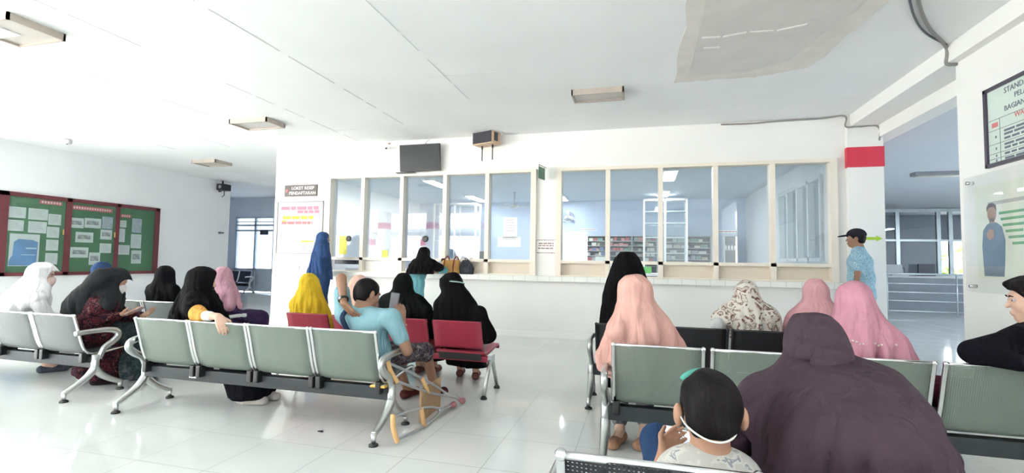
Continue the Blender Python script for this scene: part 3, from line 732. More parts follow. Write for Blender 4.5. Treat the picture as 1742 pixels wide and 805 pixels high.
PAP = [
 (6.27, 2.12, 6.53, 1.91, 'top left white sheet in the left door of the notice board', 0), (6.57, 2.12, 6.89, 1.90, 'top middle white sheet in the left door of the notice board', 0),
 (6.25, 1.87, 6.51, 1.66, 'white sheet directly above the blue poster on the notice board', 0), (6.58, 1.865, 6.88, 1.64, 'wide white sheet above and right of the blue poster', 0),
 (6.90, 2.04, 7.12, 1.82, 'highest sheet of the column right of the blue poster', 1), (6.89, 1.78, 7.10, 1.56, 'second sheet down the column right of the blue poster', 1),
 (6.89, 1.52, 7.10, 1.30, 'third sheet down the column right of the blue poster', 1), (6.89, 1.25, 7.10, 1.02, 'lowest sheet of the column right of the blue poster', 1),
 (7.27, 2.00, 7.54, 1.79, 'photo sheet at the top left of the middle door', 2), (7.555, 2.02, 7.88, 1.81, 'photo sheet at the top centre of the middle door', 2),
 (7.90, 2.08, 8.12, 1.815, 'bluish grid sheet at the top right of the middle door', 3), (7.40, 1.71, 7.74, 1.49, 'photo sheet alone in the centre of the middle door', 2),
 (7.88, 1.79, 8.12, 1.575, 'sheet under the bluish grid sheet in the middle door', 2), (7.32, 1.385, 7.66, 1.165, 'photo sheet at the lower left of the middle door', 2),
 (7.88, 1.485, 8.12, 1.275, 'plain sheet at the right edge of the middle door', 1), (7.68, 1.28, 7.90, 1.01, 'lowest sheet of the middle door', 2),
 (8.28, 2.03, 8.42, 1.87, 'small square sheet at the top of the right door', 0), (8.26, 1.84, 8.40, 1.53, 'narrow upright sheet at the left of the right door', 0),
 (8.27, 1.465, 8.52, 1.245, 'white sheet at the lower left of the right door', 0), (8.55, 2.10, 8.77, 1.77, 'tall spotted sheet at the top of the right-hand column', 3),
 (8.54, 1.73, 8.78, 1.40, 'plain tall sheet in the middle of the right-hand column', 1), (8.57, 1.35, 8.80, 1.04, 'sheet with a dark picture at the bottom of the right-hand column', 2)]
M_sheet = mottled('pinned_sheet', (.66, .70, .66), .04, 8, .8)
M_photo = mottled('photo_print', (.30, .31, .30), .55, 12, .6)
M_bluep = mottled('blue_print', (.40, .46, .55), .25, 14, .7)
for y0, z1, y1, z0, lab, k in PAP:
    r = thing('pinned_sheet', lab, 'paper', (BX + .0135, (y0 + y1) / 2, (z0 + z1) / 2)); a, b = (y1 - y0) / 2, (z1 - z0) / 2
    MB().box(0, -a, -b, .003, a, b).build('sheet', M_sheet if k != 3 else M_bluep, r)
    m = MB()
    if k == 2: m.box(.003, -a * .75, -b * .35, .0045, a * .7, b * .45)
    elif k == 3:
        for i in range(2):
            for j in range(3): m.box(.003, -a * .75 + i * a * .85, -b * .75 + j * b * .55, .0045, -a * .75 + i * a * .85 + a * .6, -b * .75 + j * b * .55 + b * .38)
    else:
        for j in range(6): m.box(.003, -a * .8, b * (.7 - .24 * j) - .003, .0045, a * random.uniform(.3, .8), b * (.7 - .24 * j) + .003)
    m.build('print', M_photo if k == 2 else principled('faint_ink', (.42, .44, .43), .8), r)
r = thing('blue_poster', 'big blue poster low in the left door of the notice board', 'poster', (BX + .0135, 6.545, 1.30))
MB().box(0, -.235, -.31, .003, .235, .31).build('sheet', M_sheet, r)
MB().prism([(-.23, -.30), (.20, -.30), (.21, .16), (.12, .20), (-.10, .21), (-.17, .15), (-.18, -.1), (-.23, -.2)], .003, .0045, 'x').build('picture', mottled('poster_blue', (.10, .26, .50), .25, 2, .6), r)
m = MB(); m.box(.0045, .02, .02, .0055, .19, .05); m.box(.0045, -.05, -.10, .0055, .18, -.085); m.build('lettering', principled('pale_blue', (.45, .6, .75), .7), r)

# ------------------------------------------------------------------ right wall: framed standard board and poster in a clear holder
RX = 2.95
sb = thing('standards_board', 'dark framed board of service standards high on the right wall', 'notice board', (RX, 4.55, 2.445))
MB().box(-.012, -.55, -.335, 0, .53, .335).build('sheet', mottled('board_mint', (.62, .72, .66), .05, 2, .5), sb)
f = MB(); f.box(-.03, -.56, .315, 0, .545, .345).box(-.03, -.56, -.345, 0, .545, -.315).box(-.03, .515, -.345, 0, .545, .345).box(-.03, -.56, -.345, 0, -.53, .345); f.build('frame', mottled('frame_dark', (.06, .05, .08), .1, 5, .4), sb)
R4 = Matrix(((0, 0, -1, 0), (-1, 0, 0, 0), (0, 1, 0, 0), (0, 0, 0, 1)))   # text plane facing -X, reading towards -Y
m = MB()
for tx, z, sz, yy in (('STANDAR PELAYANAN', .265, .066, -.03), ('PELAYANAN RESEP', .195, .062, -.06), ('BAGIAN PENDAFTARAN', .115, .062, -.02)):
    m = MB(); text_geo(m, tx, sz, Matrix.Translation((-.0125, yy, z)) @ R4); m.build('heading', principled('print_slate', (.15, .17, .22), .7), sb)
m = MB(); m.box(-.0135, .40, -.01, -.012, .47, .03)
text_geo(m, 'WAKTU', .06, Matrix.Translation((-.0125, .1, .03)) @ R4); m.build('red_print', principled('print_red', (.65, .2, .2), .7), sb)
m = MB()
for z in (.055, -.035, -.155, -.235, -.28): m.box(-.0135, -.53, z - .002, -.012, .515, z + .002)
m.box(-.0135, .375, -.315, -.012, .379, .055)
for z in (-.065, -.095, -.13, -.18, -.21, -.257, -.298):
    y = .33
    while y > -.5:
        L = random.uniform(.05, .12); m.box(-.0135, y - L, z - .009, -.012, y, z + .009); y -= L + .018
for z in (-.095, -.195, -.257, -.298): m.box(-.0135, .42, z - .01, -.012, .435, z + .01)
m.build('print', principled('print_slate', (.15, .17, .22), .7), sb)
ap = thing('poster_holder', 'clear acrylic poster holder on steel studs on the right wall', 'poster holder', (RX, 4.85, 1.535))
MB().box(-.045, -.75, -.52, -.04, .52, .52).build('front_sheet', M_acry, ap)
for y in (.46, -.68):
    for z in (-.47, .47): MB().tube([(-.052, y, z), (0, y, z)], .017, 12).build('stud', M_chrome, ap)
po = thing('health_poster', 'poster of a man in a blue shirt inside the clear holder', 'poster', (RX - .006, 4.78, 1.52))
MB().box(-.004, -.62, -.38, 0, .49, .44).build('sheet', mottled('poster_cream', (.80, .82, .72), .03, 2, .6), po)
m = MB(); m.box(-.0055, -.55, .255, -.004, .33, .285); m.build('title', principled('print_mid', (.5, .5, .48), .7), po)
m = MB()
for k, (a, b) in enumerate(((.12, -.36), (.10, -.16), (.08, -.20), (.05, -.12), (.02, -.45), (-.02, -.40))): m.box(-.0055, b + .06, .165 - .052 * k, -.004, a + .08, .187 - .052 * k)
m.build('green_print', principled('print_green', (.16, .42, .22), .7), po)
SH = .12
m = MB(); m.prism([(.17 + (a - .17) * .85 + SH, b) for a, b in [(.30, -.36), (.02, -.36), (0, -.2), (-.01, -.05), (.03, .06), (.10, .10), (.17, .11), (.24, .09), (.30, .04), (.32, -.1)]], -.0055, -.004, 'x'); m.build('blue_shirt', mottled('print_shirt', (.13, .20, .28), .15, 8, .7), po)
m = MB(); m.prism([(SH + .165 + .055 * math.cos(q / 14 * 2 * PI), .185 + .078 * math.sin(q / 14 * 2 * PI)) for q in range(14)], -.006, -.0045, 'x'); m.prism([(a + SH, b) for a, b in [(.13, .1), (.2, .1), (.19, .14), (.14, .14)]], -.006, -.0045, 'x'); m.prism([(a + SH, b) for a, b in [(.14, -.02), (.2, -.05), (.24, 0), (.2, .05), (.15, .04)]], -.0065, -.0055, 'x'); m.build('skin', principled('print_skin', (.42, .26, .20), .7), po)
m = MB(); m.prism([(a + SH, b) for a, b in [(.105, .2), (.11, .25), (.15, .275), (.2, .27), (.225, .24), (.225, .2), (.2, .235), (.14, .24)]], -.007, -.006, 'x'); m.build('hair', principled('print_hair', (.10, .08, .08), .7), po)
MB().lathe([(.045, .0), (.045, .0015)], 18, M=Matrix.Translation((-.004, -.28, -.22)) @ Matrix.Rotation(-PI / 2, 4, 'Y')).build('emblem', principled('print_mid', (.5, .5, .48), .7), po)

ds = thing('door_sign', 'small dark sign hanging before the top of the panelled glass door', 'sign', (-12.9, 14.2, 2.125))
MB().box(-.17, -.012, -.085, .17, .012, .085, .003).build('board', M_dark, ds)
MB().tube([(-.12, 0, .08), (-.12, .07, .24)], .005, 6).build('hanger', M_chrome, ds); MB().tube([(.12, 0, .08), (.12, .07, .24)], .005, 6).build('hanger', M_chrome, ds)
# ------------------------------------------------------------------ crutches and envelope beside the middle bench
M_foam = mottled('tan_foam', (.72, .44, .20), .08, 12, .8)
M_alu2 = mottled('crutch_tube', (.52, .54, .55), .04, 8, .35, .9)
M_tip = mottled('rubber_pink', (.42, .17, .19), .1, 10, .7)
def crutch(label, top, tip, across, padr=.017):
    """underarm crutch from pad centre to rubber tip; across = direction of the pad"""
    a = Vector(top); b = Vector(tip); c = Vector(across).normalized()
    r = thing('crutch', label, 'crutch', tuple(a), 0, None); b = b - a; L = b.length; d = b / L
    MB().tube(bezier([-c * .09 + d * .012, -c * .05, Vector((0, 0, 0)) - d * .008, c * .05, c * .09 + d * .012], 5), [padr * .8] + [padr] * 19 + [padr * .8], 10).build('underarm_pad', M_foam, r)
    MB().tube(bezier([-c * .075, -c * .07 + d * L * .3, -c * .05 + d * L * .55, -c * .012 + d * L * .72, d * L * .8], 4), .0095, 8).tube(bezier([c * .075, c * .07 + d * L * .3, c * .05 + d * L * .55, c * .012 + d * L * .72, d * L * .8], 4), .0095, 8).build('shaft', M_alu2, r)
    MB().tube([d * L * .7, d * L * .95], .0115, 8).build('lower_tube', M_alu2, r)
    MB().tube([-c * .068 + d * L * .42, c * .068 + d * L * .42], .016, 10).build('hand_grip', M_foam, r)
    MB().tube([d * (L - .07), d * (L - .045), d * (L - .02), d * (L - .002)], [.016, .018, .024, .027], 12).build('rubber_tip', M_tip, r)
    return r
crutch('crutch lying on the floor, tan pad standing up beside the bench foot', (-1.555, 2.91, .115), (-1.49, 3.80, .03), (-.25, .05, 1))
crutch('crutch leaning on the bench armrest with its tan pad above the beam', (-1.68, 3.08, .44), (-1.455, 3.92, .03), (-.2, -.35, .8))
en = thing('paper_envelope', 'brown card envelope standing on edge between the crutches', 'envelope', (-1.60, 3.58, 0), .06)
M_env = mottled('brown_card', (.47, .30, .17), .06, 5, .8)
MB().box(-.010, -.215, .004, .006, .215, .245, .004).build('body', M_env, en)
MB().prism([(-.215, .245), (.215, .245), (.19, .165), (-.19, .165)], -.0135, -.0105, 'x').build('flap', mottled('brown_card_dark', (.41, .26, .15), .06, 5, .8), en)
p = thing('phone', 'phone in a yellow case lying on the bench beam under the man in turquoise', 'phone', (-1.76, 3.07, .331))
MB().box(-.06, -.035, 0, .055, .035, .014, .004).build('case', principled('case_orange', (.85, .45, .07), .5), p); MB().box(-.052, -.03, .014, .047, .03, .016).build('screen', principled('case_cream', (.85, .75, .45), .4), p)
for x, y in ((-2.55, 3.16), (-2.08, 3.75), (-1.75, 4.1)):
    pass
t = MB().ball((0, 0, 0), (.022, .014, .004), 6).build('litter_scrap', M_dark); t.location = (-2.18, 3.0, .004); tag(t, 'tiny dark scrap on the floor in front of the middle bench', 'litter')

M_rack_dark = mottled('housing_dark', (.25, .26, .28), .05, 4, .5)
# ------------------------------------------------------------------ inside the pharmacy
def tube_light(x, y0, y1, z, label, group='lit fluorescent fittings in the pharmacy'):
    r = thing('fluorescent_light', label, 'light', (x, (y0 + y1) / 2, z), 0, group); h = (y1 - y0) / 2
    MB().box(-.14, -h, -.05, .14, h, 0).build('housing', M_white, r)
    MB().box(-.11, -h + .03, -.062, .11, h - .03, -.05).build('tube_panel', principled('lit_tube', (1, 1, 1), .5, emit=(.93, .97, 1), estr=7), r)
tube_light(.56, 9.3, 10.4, 3.0, 'nearest lit fitting behind the right windows'); tube_light(.56, 11.9, 12.8, 3.0, 'second lit fitting behind the right windows')
tube_light(-2.06, 12.3, 13.3, 3.0, 'lit fitting deep behind the first right window pane'); tube_light(-4.45, 9.5, 10.5, 3.0, 'nearest lit fitting behind the left windows'); tube_light(-4.4, 12.0, 13.2, 3.0, 'far lit fitting behind the left windows')
tube_light(10.4, 5.4, 6.6, 3.03, 'lit fitting on the hall ceiling nearest the waiting room wall', 'lit fittings of the hall'); tube_light(10.8, 8.4, 9.6, 3.03, 'second lit fitting farther along the hall ceiling', 'lit fittings of the hall')
f = thing('ceiling_light', 'dark unlit strip fitting on the dim hall ceiling beyond the pillar', 'light', (5.55, 10.7, 3.03)); MB().box(-.55, -.1, -.07, .55, .1, 0, .01).build('housing', M_rack_dark, f); MB().box(-.5, -.07, -.085, .5, .07, -.07).build('diffuser', M_diff, f)
M_rack = mottled('rack_grey', (.55, .58, .60), .05, 4, .4)
BOXC = [(.45, .10, .12), (.62, .60, .58), (.16, .22, .40), (.72, .70, .62), (.10, .12, .18), (.38, .42, .48), (.55, .25, .25), (.22, .35, .30), (.5, .45, .35)]
BM = [principled('carton_%s' % n, c, .6) for n, c in zip('red grey blue cream navy steel rose teal tan'.split(), BOXC)]
proto_box = None
def carton(x, y, z, sx, sz, m, label, group):
    global proto_box
    if proto_box is None:
        proto_box = MB().box(-.5, -.5, 0, .5, .5, 1).build('carton', BM[0]); o = proto_box
    else: o = proto_box.copy(); COL.objects.link(o)
    o.location = (x, y, z); o.scale = (sx, .14, sz)
    o.material_slots[0].link = 'OBJECT'; o.material_slots[0].material = m
    return tag(o, label, 'carton', group)
RB = 13.78
def rack(x0, x1, z0, z1, rows, label, group='open racks along the pharmacy back wall', dep=.3):
    r = thing('storage_rack', label, 'rack', ((x0 + x1) / 2, RB - dep / 2, 0), 0, group); h = (x1 - x0) / 2
    for sx in (-1, 1):
        MB().box(sx * h - .015, -dep / 2, 0, sx * h + .015, dep / 2, z1).build('upright', M_rack, r)
    for k in range(rows + 1):
        z = z0 + (z1 - z0) * k / rows; MB().box(-h, -dep / 2, z - .012, h, dep / 2, z).build('shelf', M_rack, r)
    MB().box(-h, dep / 2 - .01, 0, h, dep / 2, z1).build('back_panel', principled('rack_dark', (.16, .18, .22), .6), r)
labs = ('left-hand open rack of medicine cartons behind the right windows', 'second open rack of cartons, reddish boxes on its upper rows', 'third open rack of cartons partly behind the white framed cabinet')
NAMES = ('left-hand rack', 'second rack', 'third rack', 'rack behind the cabinet')
for k, (a, b) in enumerate(((-1.55, -.89), (-.88, -.22), (-.21, .45))):
    rack(a, b, 1.16, 1.98, 6, labs[k])
    for rw in range(6):
        z = 1.16 + .1367 * rw + .002; x = a + .05
        while x < b - .07:
            wd = random.uniform(.06, .13); hh = random.uniform(.05, .105)
            if random.random() < .85 and x + wd < b - .03:
                m = random.choice(BM) if not (k == 1 and rw > 3) else random.choice([BM[0], BM[6], BM[1]])
                carton(x + wd / 2, RB - .2, z, wd, hh, m, 'small medicine carton on the %s of the pharmacy back wall' % NAMES[k], 'cartons on the %s' % NAMES[k])
            x += wd + random.uniform(.005, .03)
rack(.62, 1.80, 1.2, 1.98, 5, 'wide open rack of cartons right of the white framed cabinet')
for rw in range(5):
    z = 1.2 + .156 * rw + .002; x = .68
    while x < 1.72:
        wd = random.uniform(.08, .2); hh = random.uniform(.05, .11)
        if random.random() < .7 and x + wd < 1.77:
            carton(x + wd / 2, RB - .2, z, wd, hh, random.choice([BM[5], BM[1], BM[7], BM[8]]), 'carton on the wide rack right of the white framed cabinet', 'cartons on the wide rack')
        x += wd + .02
rack(2.12, 2.44, .9, 1.99, 3, 'narrow grey rack near the right-hand corner of the pharmacy', None)
for i in range(4):
    o = thing('medicine_bottle', 'small white bottle in a row on the narrow grey rack', 'bottle', (2.17 + .075 * i, RB - .2, 1.628), 0, 'white bottles on the narrow rack')
    MB().lathe([(.025, 0), (.027, .02), (.027, .09), (.014, .11)], 12).build('body', M_white, o); MB().lathe([(.016, .108), (.016, .135)], 12).build('cap', BM[5], o)
def framed(x0, x1, yb, z1, shelves, label):
    r = thing('glass_cabinet', label, 'cabinet', ((x0 + x1) / 2, yb, 0), 0, None); h = (x1 - x0) / 2; f = MB()
    for x in (-h, 0, h):
        for y in (-.2, .2): f.box(x - .022, y - .02, 0, x + .022, y + .02, z1)
    for z in (.05, z1): f.box(-h, -.22, z - .045, h, .22, z)
    f.build('frame', M_white, r)
    for z in shelves: MB().box(-h, -.2, z - .012, h, .2, z + .012).build('shelf', principled('shelf_pale', (.72, .77, .8), .3), r)
    for a, b in ((-h + .02, -.022), (.022, h - .02)): MB().box(a, -.205, .06, b, -.201, z1 - .05).build('pane', M_glass, r)
framed(.10, 1.13, 12.9, 2.88, (2.56, 2.26, 1.9, 1.5), 'tall white framed glass cabinet behind the right windows')
framed(-5.7, -4.45, 12.9, 2.86, (2.5, 2.2, 1.8), 'tall white framed glass cabinet behind the left windows')
for x0, z0, x1, z1, lab, nm in ((-1.68, 2.15, -1.18, 2.2, 'thin pale slogan strip on the pharmacy back wall left of the racks', 'slogan_strip'), (2.0, 2.08, 2.5, 2.15, 'white slogan strip over the narrow grey rack', 'slogan_strip')):
    r = thing(nm, lab, 'sign', ((x0 + x1) / 2, 13.798, (z0 + z1) / 2)); a = (x1 - x0) / 2; b = (z1 - z0) / 2
    MB().box(-a, -.004, -b, a, 0, b).build('strip', M_paper, r); m = MB(); lines([(-a * .9, a * .9, 0, b * .8)], -.004, m); m.build('print', principled('print_rose', (.58, .38, .38)), r)
ac = thing('wall_fan', 'small wall fan on the pharmacy back wall at left', 'fan', (-2.0, 13.79, 2.55))
MB().tube([(0, 0, 0), (0, -.1, -.02)], .02, 8).build('bracket', M_dark, ac)
m = MB(); m.tube([(.16 * math.cos(q / 20 * 2 * PI), -.14, .16 * math.sin(q / 20 * 2 * PI)) for q in range(21)], .008, 6)
for q in range(12): m.tube([(0, -.16, 0), (.16 * math.cos(q / 12 * 2 * PI), -.14, .16 * math.sin(q / 12 * 2 * PI))], .003, 4)
m.build('guard', M_alu2, ac)
for q in range(3): MB().ball((0, 0, 0), (.05, .006, .1), 6, Matrix.Translation((0, -.12, 0)) @ Matrix.Rotation(q * 2 * PI / 3, 4, 'Y') @ Matrix.Translation((0, 0, .07))).build('blade', M_alu2, ac)
dk = thing('work_table', 'white work table along the inside of the right windows', 'table', (.4, 10.4, 0))
MB().box(-2.6, -.4, .98, 2.2, .4, 1.03, .005).build('table_top', M_white, dk)
for x in (-2.5, 2.1):
    for y in (-.34, .34): MB().box(x - .03, y - .03, 0, x + .03, y + .03, .98).build('leg', M_rack, dk)
pr = thing('printer', 'pale printer on the work table behind the second right pane', 'printer', (-.78, 10.4, 1.03))
MB().box(-.2, -.18, 0, .2, .18, .17, .02).build('body', M_white, pr); MB().box(-.15, .05, .17, .15, .1, .33, .004).build('paper_support', M_paper, pr); MB().box(-.14, -.24, .03, .14, -.18, .045).build('tray', M_dark, pr)
gb = MB().box(-.21, -.12, 0, .21, .12, .13, .012).build('green_crate', mottled('crate_green', (.16, .48, .14), .1, 8, .5)); gb.location = (.02, 10.4, 1.03); tag(gb, 'bright green crate on the work table beside the woman in black', 'crate')
cb = thing('cardboard_box', 'brown cardboard box on the work table behind the third right pane', 'box', (1.25, 10.4, 1.03))
MB().box(-.2, -.14, 0, .2, .14, .17).build('body', M_env, cb); MB().box(-.2, -.02, .17, .2, .02, .172).build('tape', M_paper, cb)
kb = MB().box(-.16, -.08, 0, .16, .08, .05, .01).build('card_terminal', M_black); kb.location = (.88, 10.2, 1.03); tag(kb, 'flat black device on the work table left of the cardboard box', 'device')
ms = thing('computer_mouse_box', 'small dark upright box behind the last right pane', 'box', (2.15, 8.6, 1.03)); MB().box(-.05, -.04, 0, .05, .04, .20, .01).build('body', M_dark, ms); MB().box(-.03, -.045, .05, .03, -.04, .16).build('front', M_ink, ms)
st2 = MB().box(-.35, -.3, .98, .35, .3, 1.03, .004).build('side_table', M_white); st2.location = (2.35, 8.6, 0); tag(st2, 'white shelf board inside the last right window', 'shelf')
for i, (x, lab) in enumerate(((-3.35, 'black computer monitor behind the fourth left pane'), (-2.35, 'low stack of white paper behind the last left pane'))):
    if i == 0:
        mo = thing('monitor', lab, 'monitor', (x, 9.6, 1.03)); MB().box(-.24, -.02, .1, .24, .02, .4, .006).build('screen_case', M_black, mo); MB().tube([(0, .02, .2), (0, .03, .02)], .02, 8).build('stand', M_black, mo); MB().lathe([(.1, 0), (.1, .015)], 18).build('base', M_black, mo)
    else:
        ss = MB().box(-.16, -.12, 0, .16, .12, .12, .003).build('paper_stack', M_paper); ss.location = (x, 9.6, 1.03); tag(ss, lab, 'paper stack')
dk = thing('work_table', 'white work table along the inside of the left windows', 'table', (-4.0, 9.6, 0))
MB().box(-2.2, -.4, .98, 2.2, .4, 1.03, .005).build('table_top', M_white, dk)
for x in (-2.1, 2.1):
    for y in (-.34, .34): MB().box(x - .03, y - .03, 0, x + .03, y + .03, .98).build('leg', M_rack, dk)
cf = thing('ceiling_fan', 'grey ceiling fan behind the last left pane', 'fan', (-3.1, 11.8, 3.0))
MB().tube([(0, 0, 0), (0, 0, -.3)], .015, 8).build('rod', M_rack, cf); MB().lathe([(.03, -.42), (.1, -.4), (.1, -.33), (.03, -.3)], 18).build('motor', M_rack, cf)
for q in range(3): MB().box(.1, -.06, -.37, .62, .06, -.36, M=Matrix.Rotation(q * 2 * PI / 3 + .4, 4, 'Z')).build('blade', M_rack, cf)

# ------------------------------------------------------------------ hall to the right: rail, partition, desks
M_rail = mottled('rail_steel', (.55, .62, .64), .05, 5, .35, .6)
rl = thing('hand_railing', 'low steel railing across the blue floor of the hall beyond the pillar', 'railing', (6.5, 14.6, 0))
for x in (-2.2, -.72, -.3, 1.2, 2.2): MB().tube([(x, 0, 0), (x, 0, 1.07)], .02, 8).build('post', M_rail, rl)
for z in (.12, .38, .6, .82, 1.07): MB().tube([(-2.6, 0, z), (2.6, 0, z)], .022 if z > 1 else .014, 8).build('bar', M_rail, rl)
gp = thing('glass_partition', 'aluminium framed glass partition behind the steel railing', 'partition', (7.6, 17.2, 0))
f = MB()
for x in (-4.3, -2.9, -.0, 1.05, 1.35, 3.0): f.box(x - .05, -.04, 0, x + .05, .04, 3.02)
for z in (2.06, .98): f.box(-4.3, -.03, z - .03, 3.0, .03, z + .03)
f.box(-4.3, -.05, 2.92, 3, .05, 3.02).build('frame', M_rail, gp)
for a, b in ((-4.25, -2.95), (-2.85, -.05), (.05, 1.0), (1.4, 2.95)):
    MB().box(a, -.004, .05, b, .004, 2.92).build('pane', M_glass, gp)
for x, y, lab in ((6.6, 18.4, 'dark office desk behind the glass partition'), (8.2, 18.5, 'second dark office desk behind the glass partition')):
    q = thing('office_desk', lab, 'desk', (x, y, 0)); MB().box(-.6, -.3, .72, .6, .3, .76).build('desk_top', principled('desk_brown', (.2, .13, .08), .5), q)
    for s in (-1, 1): MB().box(s * .58 - .02, -.28, 0, s * .58 + .02, .28, .72).build('side_panel', principled('desk_brown', (.2, .13, .08), .5), q)
    mo = thing('monitor', 'computer monitor on the %s' % lab, 'monitor', (x - .1, y, .76)); MB().box(-.25, -.02, .12, .25, .02, .46, .006).build('screen_case', M_black, mo); MB().box(-.23, -.022, .14, .23, -.02, .44).build('screen', principled('screen_grey', (.3, .33, .4), .3), mo); MB().box(-.1, -.06, 0, .1, .06, .015).box(-.02, -.01, .01, .02, .02, .2).build('stand', M_black, mo)
q = thing('notice_sheet', 'white sheet on the dark cabinet behind the partition', 'paper', (7.05, 17.14, 1.75)); MB().box(-.18, -.004, -.16, .18, 0, .16).build('sheet', M_paper, q); m = MB(); lines([(-.14, .14, .1 - .05 * k, .012) for k in range(5)], -.004, m); m.build('print', M_ink, q)
q = thing('laptop', 'open pale laptop on the counter behind the railing', 'laptop', (7.15, 16.2, 1.0)); MB().box(-.2, -.14, 0, .2, .14, .02).build('keyboard', M_white, q); MB().box(-.2, .13, 0, .2, .15, .36, M=Matrix.Rotation(-.25, 4, 'X')).build('screen', M_rack, q)
q = thing('reception_desk', 'low grey reception desk behind the railing', 'desk', (7.6, 16.2, 0)); MB().box(-1.4, -.3, .95, 1.4, .3, 1.0).build('desk_top', M_rack, q); MB().box(-1.35, -.26, 0, 1.35, -.22, .95).build('front_panel', mottled('desk_slate', (.2, .23, .27), .08, 3, .5), q)
q = thing('office_chair', 'dark office chair behind the reception desk', 'chair', (8.2, 16.75, 0)); MB().box(-.22, .16, .6, .22, .22, 1.35, .03).build('backrest', M_ink, q); MB().box(-.23, -.2, .45, .23, .22, .52, .02).build('seat', M_ink, q); MB().tube([(0, 0, .45), (0, 0, .06)], .025, 8).build('column', M_dark, q)
m = MB()
for k in range(5): m.tube([(0, 0, .08), (.26 * math.cos(k * 1.257), .26 * math.sin(k * 1.257), .04)], .02, 6)
m.build('base', M_dark, q)
q = MB().ball((0, 0, .14), (.14, .11, .14), 10).lathe([(.06, .26), (.03, .33)], 10).build('black_bag', principled('bin_bag', (.03, .03, .035), .35)); q.location = (8.35, 14.4, 0); tag(q, 'small dark rubbish bag on the floor at the end of the railing', 'bag')
for (x, y, s) in ((11.5, 24, 2.0), (15, 26, 2.4)):
    tr = thing('shrub', 'leafy shrub outside the far window of the hall' if x < 12 else 'second leafy shrub further right outside the far hall window', 'shrub', (x, y, -.12))
    m = MB()
    for k in range(90):
        q = random.uniform(0, 2 * PI); rr = s * .5 * math.sqrt(random.random()); z = random.uniform(.3, s); m.ball((rr * math.cos(q), rr * math.sin(q), z), (.24, .24, .14), 3)
    m.build('foliage', mottled('leaf_green', (.20, .36, .08), .4, 3, .7), tr); MB().tube([(0, 0, 0), (0, 0, s * .7)], .06, 8).build('trunk', M_env, tr)
# ------------------------------------------------------------------ people
def V3(*a): return np.array(a, float)
def unit(v): v = np.array(v, float); return v / (np.linalg.norm(v) + 1e-12)
SKIN = mottled('skin', (.44, .25, .17), .06, 14, .55, spec=.35)
SKIN_D = mottled('skin_tan', (.30, .16, .10), .06, 14, .55, spec=.35)
SKIN_L = mottled('skin_light', (.60, .39, .29), .06, 14, .55, spec=.35)
HAIR = mottled('black_hair', (.008, .006, .007), .4, 60, .6, 0, .12, stretch=(1, 1, .3), bump=.4, bscale=90)
M_eye = principled('eye_white', (.45, .41, .39), .4); M_iris = principled('iris', (.03, .02, .015), .2)
MASK_W = cloth('mask_white', (0.6600, 0.6200, 0.6200)); MASK_B = cloth('mask_blue', (0.4200, 0.6200, 0.7400))

def folds(cx, cy, ztop, zbot, amp, n, seed=0., tw=3.):
    def f(V, N):
        th = np.arctan2(V[:, 1] - cy, V[:, 0] - cx); t = np.clip((ztop - V[:, 2]) / (ztop - zbot), 0, 1); w = np.clip(1.5 * t - .08, 0, 1)
        ph = n * th + seed + tw * t + .9 * np.sin(3 * th + seed); a = 1.9 * np.abs(np.sin(ph / 2)) ** .8 - .75; b = np.sin(n * 1.73 * th - seed * 2 - tw * 1.4 * t + 5 * V[:, 2])
        side = 1 - np.abs(N[:, 2]) ** 2
        return 2.1 * amp * w * (.65 * a + .35 * b) * side + .0012 * np.sin(60 * V[:, 0] + 20 * V[:, 2] + seed) * np.sin(55 * V[:, 1] - 30 * V[:, 2])
    return f
def creases(amp, seed=0., f=16.):
    def g(V, N):
        a = np.sin(f * V[:, 0] + f * 1.3 * V[:, 2] + 2 * np.sin(9 * V[:, 1] + seed) + seed); b = np.sin(f * 1.6 * V[:, 1] - f * V[:, 2] + 2 * np.sin(8 * V[:, 0]) + 2 * seed)
        return amp * (.6 * a + .4 * b) * np.clip(.4 + .6 * np.sin(7 * V[:, 2] + seed), 0, 1)
    return g

